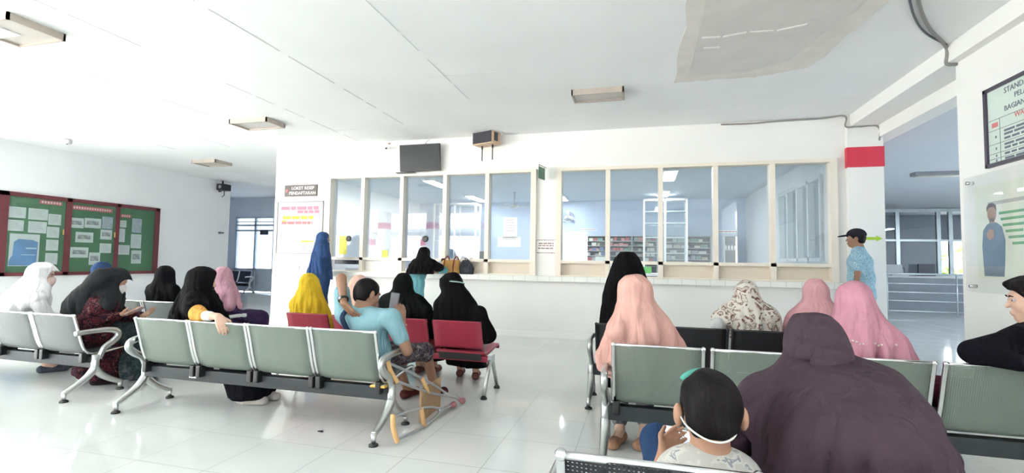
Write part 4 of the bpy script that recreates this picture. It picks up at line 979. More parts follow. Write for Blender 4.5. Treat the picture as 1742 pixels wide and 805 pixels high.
class Person:
    def __init__(s, label, x, y, a=0., head=(0, 0, 1.02), ha=None, pitch=0., tilt=0., seated=True, k=1., skin=None, group=None, sit=.50, knee=None, legfwd=.42, slope=False, hk=None):
        s.root = thing('person', label, 'person', (x, y, 0), 0, group); s.o = (x, y, 0); s.k = k; s.hk = hk or k; s.ear = 0.; s.skin = skin or SKIN; s.seated = seated
        a = math.radians(a); ha = a if ha is None else math.radians(ha); pt = math.radians(pitch)
        f = V3(math.sin(a), math.cos(a), 0); r = V3(math.cos(a), -math.sin(a), 0); up = V3(0, 0, 1)
        s.f, s.r = f, r
        hf0 = V3(math.sin(ha), math.cos(ha), 0); hr = V3(math.cos(ha), -math.sin(ha), 0)
        s.hf = unit(hf0 * math.cos(pt) + up * math.sin(pt)); hu = np.cross(hr, s.hf); t = math.radians(tilt)
        s.hr = unit(hr * math.cos(t) + hu * math.sin(t)); s.hu = unit(np.cross(s.hr, s.hf))
        H_ = V3(*head); s.H = H_
        P = V3(x, y, sit if seated else head[2] - .72 * k)
        nb = H_ - s.hf * .03 * s.hk - up * .125 * s.hk
        j = dict(P=P, nb=nb, waist=P + (nb - P) * .34, chest=P + (nb - P) * .68)
        sc = nb - up * (.095 if slope else .055) * k
        for n, q in (('L', -1), ('R', 1)):
            j['sh' + n] = sc + r * q * .150 * k
            j['hip' + n] = P + r * q * .085 * k + f * .02
            if seated:
                j['kn' + n] = P + r * q * .10 * k + f * legfwd * k - up * (.02 * k); kn = j['kn' + n]
                j['an' + n] = V3(kn[0], kn[1], .085 * k) + f * .02
            else:
                j['kn' + n] = P + r * q * .09 * k + f * .02 + V3(0, 0, .48 * k - P[2]); j['an' + n] = P + r * q * .095 * k + V3(0, 0, .085 * k - P[2])
            j['to' + n] = j['an' + n] + f * .135 * k + r * q * .02 + V3(0, 0, .03 * k - .085 * k)
            e = j['sh' + n] + r * q * .05 * k + f * (.08 if seated else .0) * k - up * .255 * k; j['el' + n] = e
            w = (e + f * .21 * k - r * q * .09 * k - up * .05 * k) if seated else (e + f * .03 * k - up * .235 * k); j['wr' + n] = w
        if slope:
            for n, q in (('L', -1), ('R', 1)):
                j['sh' + n] = sc + r * q * .118 * k; j['el' + n] = j['sh' + n] + r * q * .04 * k + f * .09 * k - up * .22 * k; j['wr' + n] = j['el' + n] + f * .2 * k - r * q * .09 * k - up * .04 * k
        s.j = j; s.hand = {'L': (unit(f * .9 + r * .35 - up * .1), -up, .35), 'R': (unit(f * .9 - r * .35 - up * .1), -up, .35)}
        if not seated:
            s.hand = {'L': (unit(-up + f * .15), r, .35), 'R': (unit(-up + f * .15), -r, .35)}
    def arm(s, n, el, wr, hd=None, pn=None, curl=.35, sh=None):
        if sh is not None: s.j['sh' + n] = V3(*sh)
        s.j['el' + n] = V3(*el); s.j['wr' + n] = V3(*wr)
        if hd is not None: s.hand[n] = (unit(hd), unit(pn), curl)
        return s
    def leg(s, n, kn=None, an=None, to=None):
        if kn is not None: s.j['kn' + n] = V3(*kn)
        if an is not None: s.j['an' + n] = V3(*an); s.j['to' + n] = s.j['an' + n] + s.f * .13 * s.k - V3(0, 0, .055 * s.k)
        if to is not None: s.j['to' + n] = V3(*to)
        return s
    def hp(s, x, y, z): return s.H + (s.hr * x + s.hf * y + s.hu * z) * s.hk
    def _hand(s, S, n):
        d, pn, curl = s.hand[n]; k = s.k; w = s.j['wr' + n]; pn = unit(pn - d * (pn @ d)); sd = np.cross(d, pn); th = sd if n == 'R' else -sd
        for i in range(4):
            b = w + d * .015 * k + sd * (i - 1.5) * .012 * k; e = w + d * .085 * k + sd * (i - 1.5) * .0205 * k; S.cap(b, e, .0145 * k, .0115 * k, .012)
            L = (.068, .078, .073, .056)[i if n == 'L' else 3 - i] * k if True else 0
            p = e; q = d; ang = 0
            for g, fr in enumerate((.45, .32, .26)):
                ang += curl * (1, 1.15, .9)[g]; q = unit(d * math.cos(ang) + pn * math.sin(ang)); p2 = p + q * L * fr * 1.1
                S.cap(p, p2, (.0098 - .0009 * g) * k, (.0092 - .001 * g) * k, .003); p = p2
        b = w + d * .03 * k + th * .022 * k; m = b + (th * .034 + d * .03 + pn * .012) * k; e = m + (d * .034 + th * .008 + pn * .012 * (1 + curl)) * k
        S.cap(b, m, .0145 * k, .0115 * k, .01); S.cap(m, e, .011 * k, .0092 * k, .004)
    def _head(s, S):
        k = s.hk; A = [s.hr, s.hf, s.hu]; h = s.hp
        S.ell(h(0, -.012, .028), V3(.074, .094, .084) * k, .02, A); S.ell(h(0, .022, -.035), V3(.058, .064, .078) * k, .03, A)
        S.cap(h(0, .062, -.092), h(0, .05, -.085), .02 * k, None, .025)
        for q in (-1, 1):
            S.ell(h(q * .034, .055, -.03), V3(.024, .022, .026) * k, .02, A); S.ell(h(q * (.076 + s.ear), -.004 - s.ear * .6, -.012), V3(.010 + s.ear * .3, .021, .034) * k, .006, A)
            S.ell(h(q * .031, .102, .004), V3(.017, .014, .011) * k, .012, A, True)
        S.cap(h(-.034, .078, .024), h(.034, .078, .024), .010 * k, None, .02)
        S.cap(h(0, .086, .004), h(0, .102, -.03), .007 * k, .0105 * k, .012)
        S.ell(h(0, .086, -.06), V3(.024, .011, .006) * k, .004, A); S.ell(h(0, .085, -.071), V3(.020, .011, .007) * k, .004, A)
        S.cap(s.j['nb'] - V3(0, 0, .02) * k, h(0, -.02, -.05), .056 * s.k, .052 * s.k, .03)
    def body(s, vox=.009, name='body'):
        S = Soft(vox); j = s.j; k = s.k; r = s.r
        S.cap(j['P'] - r * .075 * k, j['P'] + r * .075 * k, .105 * k)
        S.cap(j['P'], j['waist'], .10 * k, .095 * k, .06); S.cap(j['waist'] - r * .05 * k, j['waist'] + r * .05 * k, .088 * k, None, .06)
        S.cap(j['chest'] - r * .07 * k, j['chest'] + r * .07 * k, .095 * k, None, .06); S.cap(j['waist'], j['chest'], .10 * k, None, .05)
        S.cap(j['shL'], j['shR'], .052 * k, None, .05); S.cap(j['chest'], j['nb'], .075 * k, .06 * k, .05)
        for n in 'LR':
            S.cap(j['sh' + n], j['el' + n], .047 * k, .037 * k, .03); S.cap(j['el' + n], j['wr' + n], .037 * k, .025 * k, .01)
            S.cap(j['hip' + n], j['kn' + n], .078 * k, .053 * k, .03); S.cap(j['kn' + n], j['an' + n], .05 * k, .034 * k, .015)
            S.cap(j['an' + n], j['an' + n] * .6 + j['to' + n] * .4 - V3(0, 0, .012), .034 * k, .03 * k, .01); S.cap(j['an' + n] * .7 + j['to' + n] * .3 - V3(0, 0, .015), j['to' + n], .032 * k, .022 * k, .01)
            s._hand(S, n)
        s._head(S)
        s.bd = S.build(name, s.skin, s.root, s.o, smooth=1); return s
    def eyes(s):
        for q in (-1, 1):
            c = s.hp(q * .031, .0755, .004) - V3(*s.o); e = MB().ball(c, .0115 * s.k, 8).build('eye', M_eye, s.root)
            MB().ball(s.hp(q * .031, .0832, .003) - V3(*s.o), .0058 * s.k, 6).build('iris', M_iris, e)
            MB().tube([s.hp(q * x, y, z) - V3(*s.o) for x, y, z in ((.014, .092, .021), (.03, .093, .027), (.047, .082, .023))], [.003, .004, .002], 6).build('eyebrow', HAIR, s.root)
        return s
    def mask(s, mat):
        S = Soft(.006); A = [s.hr, s.hf, s.hu]; S.ell(s.hp(0, .058, -.052), V3(.062, .056, .058) * s.k, 0, A); S.cap(s.hp(0, .1, -.03), s.hp(0, .092, -.07), .022 * s.k, None, .03)
        o, hf = s.H, s.hf; S.cut(lambda X, Y, Z: (o[0] - X) * hf[0] + (o[1] - Y) * hf[1] + (o[2] - Z) * hf[2] + .035 * s.k)
        S.build('face_mask', mat, s.root, s.o); return s
    def robe(s, mat, vox=.011, name='dress', hem=.06, fat=1., amp=.008, sleeves=True, seed=0., flare=.13, part=None):
        """long dress over torso, arms and legs"""
        S = Soft(vox); j = s.j; k = s.k; r = s.r
        S.cap(j['P'] - r * .08 * k, j['P'] + r * .08 * k, .122 * k * fat); S.cap(j['P'], j['waist'], .125 * k * fat, .12 * k * fat, .06)
        S.cap(j['waist'] - r * .06 * k, j['waist'] + r * .06 * k, .108 * k * fat, None, .06); S.cap(j['chest'] - r * .075 * k, j['chest'] + r * .075 * k, .115 * k * fat, None, .06); S.cap(j['waist'], j['chest'], .12 * k * fat, None, .05)
        S.cap(j['shL'], j['shR'], .068 * k, None, .05); S.cap(j['chest'], j['nb'] - V3(0, 0, .02), .095 * k, .068 * k, .05)
        for n in 'LR':
            if sleeves: S.cap(j['sh' + n], j['el' + n], .066 * k, .058 * k, .03); S.cap(j['el' + n], j['el' + n] * .08 + j['wr' + n] * .92, .058 * k, .046 * k, .01)
            S.cap(j['hip' + n], j['kn' + n], .11 * k * fat, .092 * k, .06); S.cap(j['kn' + n], j['an' + n], .09 * k, flare * k, .06)
        km = (j['knL'] + j['knR']) / 2; am = (j['anL'] + j['anR']) / 2
        S.cap(j['P'], km, .10 * k, .08 * k, .06); S.cap(km, am, .085 * k, flare * k, .06)
        S.cut(lambda X, Y, Z: hem - Z)
        S.build(name, mat, s.root, s.o, folds(j['P'][0], j['P'][1], j['nb'][2], .1, amp, 9, seed), 2); return s
    def shirt(s, mat, vox=.009, hem=None, slv=.75, name='shirt', fat=1., collar=True, seed=0., amp=.005):
        S = Soft(vox); j = s.j; k = s.k; r = s.r
        S.cap(j['P'] - r * .075 * k, j['P'] + r * .075 * k, .118 * k * fat); S.cap(j['P'], j['waist'], .118 * k * fat, .112 * k * fat, .06); S.cap(j['waist'] - r * .06 * k, j['waist'] + r * .06 * k, .104 * k * fat, None, .06)
        S.cap(j['chest'] - r * .08 * k, j['chest'] + r * .08 * k, .110 * k * fat, None, .06); S.cap(j['waist'], j['chest'], .115 * k * fat, None, .05); S.cap(j['shL'], j['shR'], .066 * k, None, .05); S.cap(j['chest'], j['nb'] - V3(0, 0, .02), .09 * k, .066 * k, .05)
        for n in 'LR':
            e = 1 if slv > 1 else slv
            S.cap(j['sh' + n], j['sh' + n] * (1 - e) + j['el' + n] * e, .066 * k, .058 * k, .03)
            if slv > 1: t = slv - 1; S.cap(j['el' + n], j['el' + n] * (1 - t) + j['wr' + n] * t, .055 * k, .042 * k, .015)
        if hem is not None: S.cut(lambda X, Y, Z: hem - Z)
        S.build(name, mat, s.root, s.o, creases(amp, seed), 2); return s
    def trousers(s, mat, vox=.010, end=.92, name='trousers', r0=.1):
        S = Soft(vox); j = s.j; k = s.k; S.cap(j['P'] - s.r * .075 * k, j['P'] + s.r * .075 * k, .113 * k)
        for n in 'LR':
            S.cap(j['hip' + n], j['kn' + n], .092 * k, .072 * k, .04)
            if end > 0: S.cap(j['kn' + n], j['kn' + n] * (1 - end) + j['an' + n] * end, .070 * k, .056 * k, .02)
        S.build(name, mat, s.root, s.o, creases(.004, 1.), 2); return s
    def shoes(s, mat, name='shoe'):
        for n in 'LR':
            S = Soft(.007); a, t = s.j['an' + n], s.j['to' + n]; d = unit((t - a) * V3(1, 1, 0)); b = V3(a[0], a[1], .04 * s.k) - d * .03
            S.cap(b, V3(t[0], t[1], .034 * s.k) + d * .01, .041 * s.k, .034 * s.k, .02); S.ell(V3(t[0], t[1], .03), V3(.045, .045, .03) * s.k, .02); S.cut(lambda X, Y, Z: .004 - Z)
            S.build(name, mat, s.root, s.o)
        return s
    def veil(s, rows, Y0, mat, Ys=None, qh=1.12, qb=.72, vox=.009, amp=.012, n=9, seed=0., cav=True, name='headscarf', extra=None, hem=None, head=True, shoulders=True, peak=False):
        """draped scarf: rows (height, centre, half width) seen square-on at distance Y0"""
        S = Soft(vox); rg = []; Ys = Ys or [Y0] * len(rows); hz = s.H[2] - .10 * s.k
        for (z, cx, rr), Y in zip(rows, Ys):
            g = Y / Y0; z = H + (z - H) * g; cx *= g; rr *= g; ct = Y / math.hypot(cx, Y); t = min(1, max(0, (hz - z) / .16))
            rg.append((z, cx, Y, rr * ct, qh + (qb - qh) * t))
        c0 = rows[len(rows) // 2][1]; nn = math.hypot(c0, Y0); ax = (Y0 / nn, -c0 / nn)
        S.loft(rg, ax, k=0)
        if head: A = [s.hr, s.hf, s.hu]; S.ell(s.hp(0, -.012, .018), V3(.088, .108, .104) * s.k, .03, A); S.ell(s.hp(0, .012, -.05), V3(.080, .088, .08) * s.k, .03, A)
        if shoulders:
            for m in 'LR':
                S.cap(s.j['nb'] - V3(0, 0, .03), s.j['sh' + m], .074 * s.k, .077 * s.k, .07)
                if shoulders is True: S.cap(s.j['sh' + m], s.j['sh' + m] * .5 + s.j['el' + m] * .5, .077 * s.k, .080 * s.k, .06)
            S.cap(s.j['nb'], s.j['chest'], .09 * s.k, .125 * s.k, .06); S.cap(s.j['chest'], s.j['waist'], .125 * s.k, .137 * s.k, .06); S.cap(s.j['waist'], s.j['P'], .137 * s.k, .142 * s.k, .06)
        if peak: S.cap(s.hp(0, .03, .075), s.hp(0, .125, .058), .05 * s.k, .012 * s.k, .04)
        for e in (extra or []): S.cap(*e)
        if cav: S.ell(s.hp(0, .094, -.012), V3(.058, .062, .078) * s.k, .012, [s.hr, s.hf, s.hu], True)
        zb = min(g[0] for g in rg) if hem is None else hem
        S.cut(lambda X, Y, Z: zb - Z)
        s.vl = S.build(name, mat, s.root, s.o, folds(rg[-1][1], rg[-1][2], s.H[2] - .02, zb, amp, n, seed), 3); return s
    def hair(s, mat=HAIR, style='short', vox=.006):
        S = Soft(vox); A = [s.hr, s.hf, s.hu]; k = s.hk
        S.ell(s.hp(0, -.014, .034), V3(.083, .100, .087) * k, .01, A); S.ell(s.hp(0, -.045, -.012), V3(.074, .062, .074) * k, .02, A)
        if style == 'quiff': S.cap(s.hp(-.045, .058, .078), s.hp(.045, .058, .078), .026 * k, None, .03); S.cap(s.hp(.01, .088, .088), s.hp(0, .03, .112), .016 * k, None, .02); S.cap(s.hp(-.03, .02, .115), s.hp(.03, -.03, .118), .012 * k, None, .02)
        h, hf, hu = s.hp(0, .0, 0), s.hf, s.hu
        zc = .042 if style != 'quiff' else .056
        def f(X, Y, Z):
            y = (X - h[0]) * hf[0] + (Y - h[1]) * hf[1] + (Z - h[2]) * hf[2]; z = (X - h[0]) * hu[0] + (Y - h[1]) * hu[1] + (Z - h[2]) * hu[2]
            line = np.where(y > -.025 * k, np.interp(y, [-.02 * k, .018 * k, .05 * k, .075 * k], [-.04 * k, -.034 * k, .02 * k, zc * k]), -.066 * k); return line - z
        S.cut(f); 
        for q in (-1, 1): S.ell(s.hp(q * .082, -.002, -.014), V3(.016, .024, .038) * k, .004, A, True)
        S.build('hair', mat, s.root, s.o, creases(.006 if style == 'quiff' else .004, 2., 55.), 1); return s

R = {}
# ---- left group
p = Person('girl in a long white headscarf and pale mask at the far left', -6.03, 3.44, 30, (-5.82, 3.47, 1.015), ha=48, pitch=-12, slope=True, skin=SKIN_L)
p.leg('L', an=(-6.05, 3.76, .09)).leg('R', an=(-5.92, 3.62, .09))
p.body().eyes().mask(cloth('mask_rose', (0.6600, 0.5000, 0.4700))).robe(cloth('white_dress', (0.7200, 0.7200, 0.7300)), amp=.01, hem=.12).shoes(cloth('grey_shoe', (0.0600, 0.0700, 0.0900)))
p.veil([(1.13, -5.82, .07), (1.09, -5.81, .17), (1.0, -5.85, .19), (.88, -5.97, .25), (.78, -6.05, .30), (.60, -6.12, .37)], 3.45, cloth('white_veil', (0.8000, 0.8000, 0.8100)), qb=.9, amp=.015, seed=1, shoulders='s', peak=True)

p = Person('woman in a black headscarf and dark red printed dress bending over her phone', -5.0, 3.36, 40, (-4.80, 3.44, .985), ha=52, pitch=-28, slope=True, skin=SKIN)
p.leg('R', kn=(-4.68, 3.58, .47), an=(-4.92, 3.44, .09)).leg('L', kn=(-4.78, 3.74, .47), an=(-5.16, 3.52, .09))
p.arm('R', (-4.86, 3.24, .60), (-4.66, 3.40, .67), (.75, .6, .25), (-.3, .2, .9), .25).arm('L', (-4.95, 3.66, .6), (-4.68, 3.62, .64), (.8, .2, .2), (0, -.5, .8), .4)
p.body().mask(MASK_W).robe(patterned('batik_print', [(0, (.012, .006, .010)), (.43, (.09, .016, .02)), (.50, (.014, .008, .016)), (.59, (.20, .075, .06)), (.63, (.02, .01, .02))], 26), hem=.07, flare=.13, amp=.010, fat=1.05)
p.veil([(1.10, -4.82, .08), (1.04, -4.81, .19), (.97, -4.84, .225), (.88, -4.96, .244), (.78, -5.0, .29), (.68, -5.01, .31)], 3.35, cloth('soft_black', (0.0220, 0.0240, 0.0260)), qb=.85, seed=2, shoulders='s', peak=True, amp=.008)
S = Soft(.011)     # dark skirt under the printed tunic
for n in 'LR': S.cap(p.j['kn' + n] * .6 + p.j['hip' + n] * .4, p.j['kn' + n], .115, .105, .05)
S.cap(p.j['knL'], (-4.72, 3.74, .1), .105, .15, .05).cap(p.j['knR'], (-4.62, 3.60, .1), .105, .14, .05).cut(lambda X, Y, Z: .06 - Z)
S.build('skirt', patterned('dark_leaf_print', [(0, (.012, .018, .022)), (.46, (.03, .05, .045)), (.54, (.016, .02, .03)), (.62, (.06, .06, .07))], 30), p.root, p.o, folds(-4.7, 3.66, .6, .06, .012, 8), 2)
p.shoes(cloth('dark_sandal', (0.0300, 0.0200, 0.0200)))
t = thing('phone', 'slim phone held by the woman in the dark red printed dress', 'phone', (-4.575, 3.47, .705), 0); t.rotation_euler = (.5, -.35, -.9)
MB().box(-.035, -.075, -.005, .035, .075, .004, .004).build('case', principled('case_pink', (.55, .38, .36), .4), t); MB().box(-.031, -.069, .004, .031, .069, .0055).build('screen', principled('phone_glow', (.6, .6, .62), .2), t)

p = Person('woman in a navy headscarf half hidden behind the bending woman', -6.42, 4.56, 15, (-6.56, 4.56, 1.02), ha=35)
p.arm('R', (-6.22, 4.34, .70), (-5.93, 4.26, .745), (1, -.05, -.05), (0, .1, -1), .3)
p.body(.010).robe(cloth('dark_plum', (0.0450, 0.0180, 0.0300)), seed=3)
p.veil([(1.12, -6.59, .07), (1.07, -6.58, .163), (.96, -6.56, .2), (.81, -6.54, .25), (.70, -6.50, .30)], 4.56, cloth('navy_veil', (0.0250, 0.0500, 0.1200)), seed=3)

p = Person('woman in a plain black veil seated just right of the notice board', -5.5, 4.56, 5, (-5.56, 4.58, .985))
p.body(.010).robe(cloth('black_dress', (0.0049, 0.0049, 0.0060)), seed=4)
p.veil([(1.10, -5.57, .064), (1.04, -5.56, .137), (.95, -5.57, .155), (.87, -5.58, .165), (.78, -5.57, .205), (.66, -5.55, .25)], 4.56, cloth('black_veil_a', (0.0070, 0.0070, 0.0084)), seed=4)

p = Person('woman in a big black veil, bandaged forearm hanging over the bench back', -3.63, 3.27, 45, (-3.58, 3.27, 1.015), ha=40, pitch=-8, skin=SKIN_L)
p.leg('R', kn=(-3.36, 3.33, .49), an=(-3.17, 3.36, .09), to=(-3.04, 3.40, .03)).leg('L', kn=(-3.34, 3.50, .49), an=(-3.17, 3.52, .09), to=(-3.03, 3.54, .03))
p.arm('R', (-3.30, 3.0, .765), (-3.065, 2.955, .775), (.72, -.28, -.62), (-.45, .5, -.75), .38, sh=(-3.50, 3.13, .84))
p.body(.007).robe(cloth('black_skirt', (0.0035, 0.0035, 0.0063)), hem=.05, amp=.012, sleeves=False, flare=.12, seed=5)
p.veil([(1.13, -3.57, .065), (1.10, -3.58, .15), (1.03, -3.59, .165), (.94, -3.61, .18), (.85, -3.61, .215), (.66, -3.58, .30)], 3.27, cloth('black_veil_b', (0.0038, 0.0038, 0.0045)), seed=5, amp=.014, qb=.85)
S = Soft(.008); S.cap(p.j['shR'], p.j['elR'] * .9 + p.j['shR'] * .1, .064, .058).cap(p.j['elR'] * .9 + p.j['shR'] * .1, p.j['elR'] * .75 + p.j['wrR'] * .25, .058, .05, .03); S.build('sleeve', cloth('orange_sleeve', (0.6600, 0.3300, 0.0800)), p.root, p.o, creases(.004, 3.))
S = Soft(.006); S.cap(p.j['elR'] * .7 + p.j['wrR'] * .3, p.j['elR'] * .42 + p.j['wrR'] * .58, .040, .037); o = S.build('bandage', cloth('bandage', (0.7800, 0.7600, 0.7200)), p.root, p.o)
p.shoes(cloth('pale_sandal', (0.5500, 0.5000, 0.4600)), 'sandal')

p = Person('woman in a mauve pink headscarf seated behind the big black veil', -4.68, 4.54, 12, (-4.67, 4.55, .99))
p.body(.010).robe(cloth('dark_violet', (0.0350, 0.0200, 0.0600)), seed=6)
p.veil([(1.10, -4.67, .058), (1.0, -4.67, .138), (.83, -4.65, .2), (.67, -4.65, .22), (.53, -4.64, .2)], 4.54, cloth('mauve_veil', (0.4500, 0.2500, 0.3100)), seed=6, amp=.014)

# ---- centre
p = Person('woman in long navy blue standing at the first window in profile', -5.38, 7.24, 50, (-5.36, 7.28, 1.575), ha=60, seated=False, k=.98)
p.body(.010).eyes().robe(cloth('navy_dress', (0.0280, 0.0600, 0.1500)), hem=.04, flare=.17, fat=1.12, amp=.012, seed=7).shoes(cloth('black_shoe', (0.0052, 0.0052, 0.0056)))
p.veil([(1.68, -5.37, .07), (1.63, -5.37, .12), (1.55, -5.38, .135), (1.45, -5.38, .145), (1.36, -5.39, .16), (1.23, -5.39, .185), (1.02, -5.42, .235), (.86, -5.42, .25)], 7.28, cloth('navy_blue_veil', (0.0350, 0.0750, 0.1850)), seed=7, qb=.8, amp=.012)
p = Person('child in a mustard yellow headscarf on the left end of the red bench', -3.36, 4.46, 5, (-3.44, 4.47, .945), k=.95, slope=True)
p.body(.010).robe(cloth('mustard_dress', (.50, .33, .02)), seed=8, fat=.8)
p.veil([(1.055, -3.47, .059), (1.0, -3.45, .115), (.91, -3.44, .145), (.78, -3.44, .18), (.66, -3.43, .215), (.45, -3.43, .23)], 4.47, cloth('mustard_veil', (0.6200, 0.4200, 0.0300)), seed=8, amp=.017, n=11, shoulders='s')
p = Person('person in a peach headscarf behind the raised elbow of the man in turquoise', -2.70, 4.47, 0, (-2.85, 4.5, .94), k=.92)
p.body(.011).robe(cloth('peach_dress', (0.5000, 0.3300, 0.2700)), seed=9)
p.veil([(1.05, -2.87, .05), (1.0, -2.87, .10), (.92, -2.86, .14), (.80, -2.82, .2), (.62, -2.78, .24)], 4.5, cloth('peach_veil_small', (0.6800, 0.4400, 0.3600)), seed=9)

p = Person('man in a turquoise t-shirt, one elbow raised, holding up a phone', -1.98, 3.30, 12, (-2.005, 3.27, .955), ha=28, pitch=-20, tilt=8, skin=SKIN_D, sit=.49)
p.leg('L', kn=(-2.04, 3.74, .46), an=(-2.0, 3.95, .09)).leg('R', kn=(-1.74, 3.76, .46), an=(-1.76, 4.02, .09))
p.arm('L', (-2.215, 3.24, 1.075), (-2.085, 3.09, .90), (.55, .28, -.72), (.35, .8, .3), .22, sh=(-2.165, 3.22, .80))
p.arm('R', (-1.625, 3.20, .565), (-1.775, 3.40, .74), (-.22, .12, 1), (-.7, .7, .1), .30, sh=(-1.77, 3.22, .79))
p.body(.0065).eyes().hair()
p.shirt(cloth('turquoise', (.24, .42, .47)), .008, .40, .62, 't_shirt', seed=1.5)
p.trousers(patterned('plaid', [(0, (.03, .025, .035)), (.45, (.13, .10, .11)), (.52, (.04, .03, .04)), (.6, (.20, .17, .17))], 30), end=.12, name='shorts').shoes(cloth('maroon_sandal', (0.1000, 0.0300, 0.0300)), 'sandal')
o = V3(*p.o); w = p.j['wrL'] * .86 + p.j['elL'] * .14; d = unit(p.j['wrL'] - p.j['elL']); side = unit(np.cross(d, V3(0, 0, 1))); face_n = unit(V3(-.35, -.85, .35) - d * (V3(-.35, -.85, .35) @ d))
wt = MB()
pts = []
for q in range(21):
    t = q / 20 * 2 * PI; sd = np.cross(d, face_n); pts.append(w - o + (face_n * math.cos(t) + sd * math.sin(t)) * .032)
wt.tube(pts, .008, 8, up=tuple(d)); wt = wt.build('watch', M_black, p.root)
MB().tube([w - o + face_n * .030, w - o + face_n * .041], .0185, 16).build('dial', principled('watch_face', (.35, .35, .36), .25, .5), wt)
MB().tube(bezier([p.hp(-.10, -.02, -.10) - o + V3(-.0, -.075, -.0), V3(-2.11, 3.115, .80) - o, V3(-2.09, 3.125, .73) - o, V3(-2.03, 3.155, .60) - o, V3(-2.0, 3.17, .45) - o], 5), .012, 8, flat=1.8).build('shoulder_strap', cloth('strap_navy', (0.0200, 0.0350, 0.0700)), p.root)
w = p.j['wrR'] * .9 + p.j['elR'] * .1; MB().tube([w - o - V3(.0, 0, .006), w - o + V3(0, 0, .006)], .034, 14).build('bracelet', principled('bracelet_tan', (.55, .42, .32), .4), p.root)
t = thing('phone', 'large grey phone held upright by the man in turquoise', 'phone', (-1.865, 3.43, .875), 0); t.rotation_euler = (-.12, .06, -.25)
MB().box(-.043, -.006, -.088, .043, .004, .088, .005).build('case', principled('case_grey', (.13, .13, .15), .4), t); MB().box(-.039, -.0075, -.082, .039, -.006, .082).build('screen', principled('screen_dull', (.26, .25, .28), .2), t)

p = Person('woman in black on the red bench, directly right of the raised phone', -2.26, 4.46, -5, (-2.33, 4.47, .965), ha=-15, pitch=-8)
p.leg('L', an=(-2.32, 4.86, .09)).leg('R', an=(-2.15, 4.88, .09)).arm('R', (-2.0, 4.44, .66), (-2.1, 4.66, .62), (-.4, .9, 0), (0, 0, -1), .4)
p.body(.010).robe(cloth('black_dress', (0.0049, 0.0049, 0.0060)), seed=10, hem=.15).shoes(cloth('brown_sandal', (0.1400, 0.0600, 0.0500)), 'sandal')
p.veil([(1.08, -2.33, .056), (1.0, -2.33, .108), (.88, -2.33, .125), (.81, -2.31, .16), (.75, -2.28, .228), (.66, -2.26, .26), (.60, -2.26, .262)], 4.46, cloth('black_veil_c', (0.0049, 0.0056, 0.0056)), seed=10)
p = Person('woman in turquoise with a black headscarf leaning on the counter beside the tan handbag', -3.46, 7.0, 8, (-3.41, 7.26, 1.325), pitch=-18, seated=False, k=.95)
p.j['P'] = V3(-3.46, 6.98, .86); nb = p.j['nb']; p.j['waist'] = p.j['P'] * .66 + nb * .34; p.j['chest'] = p.j['P'] * .32 + nb * .68
for n, q in (('L', -1), ('R', 1)): p.j['hip' + n] = p.j['P'] + p.r * q * .085; p.j['kn' + n] = p.j['hip' + n] * V3(1, 1, 0) + V3(0, .03, .46); p.j['an' + n] = p.j['hip' + n] * V3(1, 1, 0) + V3(0, -.02, .09); p.j['to' + n] = p.j['an' + n] + p.f * .13 - V3(0, 0, .055)
p.arm('R', (-3.15, 7.48, 1.06), (-3.30, 7.64, 1.035), (-.9, .3, 0), (0, 0, -1), .3).arm('L', (-3.62, 7.48, 1.06), (-3.48, 7.64, 1.035), (.9, .3, 0), (0, 0, -1), .3)
tq = cloth('turquoise_tunic', (.14, .36, .40))
p.body(.010).shirt(tq, .010, .50, 1.9, 'tunic', .92).robe(tq, hem=.05, sleeves=False, fat=.8, flare=.14).shoes(cloth('black_shoe', (0.0052, 0.0052, 0.0056)))
p.veil([(1.43, -3.41, .052), (1.38, -3.41, .085), (1.33, -3.41, .1), (1.25, -3.42, .115), (1.16, -3.43, .205), (1.08, -3.44, .225), (1.0, -3.44, .22)], 7.18, cloth('black_veil_d', (0.0070, 0.0063, 0.0070)), Ys=[7.2, 7.2, 7.2, 7.2, 7.13, 7.08, 7.06], seed=11, shoulders=True, qb=.62)
p = Person('woman in a full black veil with a pale headband cord, on the red bench', -1.72, 4.46, -15, (-1.79, 4.47, .985), ha=-45, pitch=-22, slope=True)
p.leg('R', an=(-1.64, 4.78, .09)).leg('L', an=(-1.84, 4.85, .09)).arm('R', (-1.42, 4.36, .56), (-1.50, 4.62, .56), (-.3, .9, 0), (0, 0, -1), .4)
p.body(.010).robe(cloth('black_dress', (0.0049, 0.0049, 0.0060)), seed=12, hem=.13).shoes(cloth('brown_sandal', (0.1400, 0.0600, 0.0500)), 'sandal')
p.veil([(1.09, -1.83, .05), (1.04, -1.82, .115), (.97, -1.80, .135), (.91, -1.76, .148), (.81, -1.75, .195), (.65, -1.74, .245), (.52, -1.72, .275)], 4.47, cloth('black_veil_e', (0.0042, 0.0038, 0.0045)), seed=12, extra=[((-1.5, 4.40, .72), (-1.40, 4.33, .53), .08, .085, .06)], hem=.45, amp=.014, shoulders='s', qb=.85)
pts = [p.hp(.104 * math.cos(t), -.012 + .122 * math.sin(t), .015 - .075 * math.cos(t) * .2 + .035 * math.sin(t)) - V3(*p.o) for t in [q / 24 * 2 * PI for q in range(25)]]
MB().tube(pts, .006, 6).build('headband', cloth('pale_cord', (0.4200, 0.5800, 0.5600)), p.root)

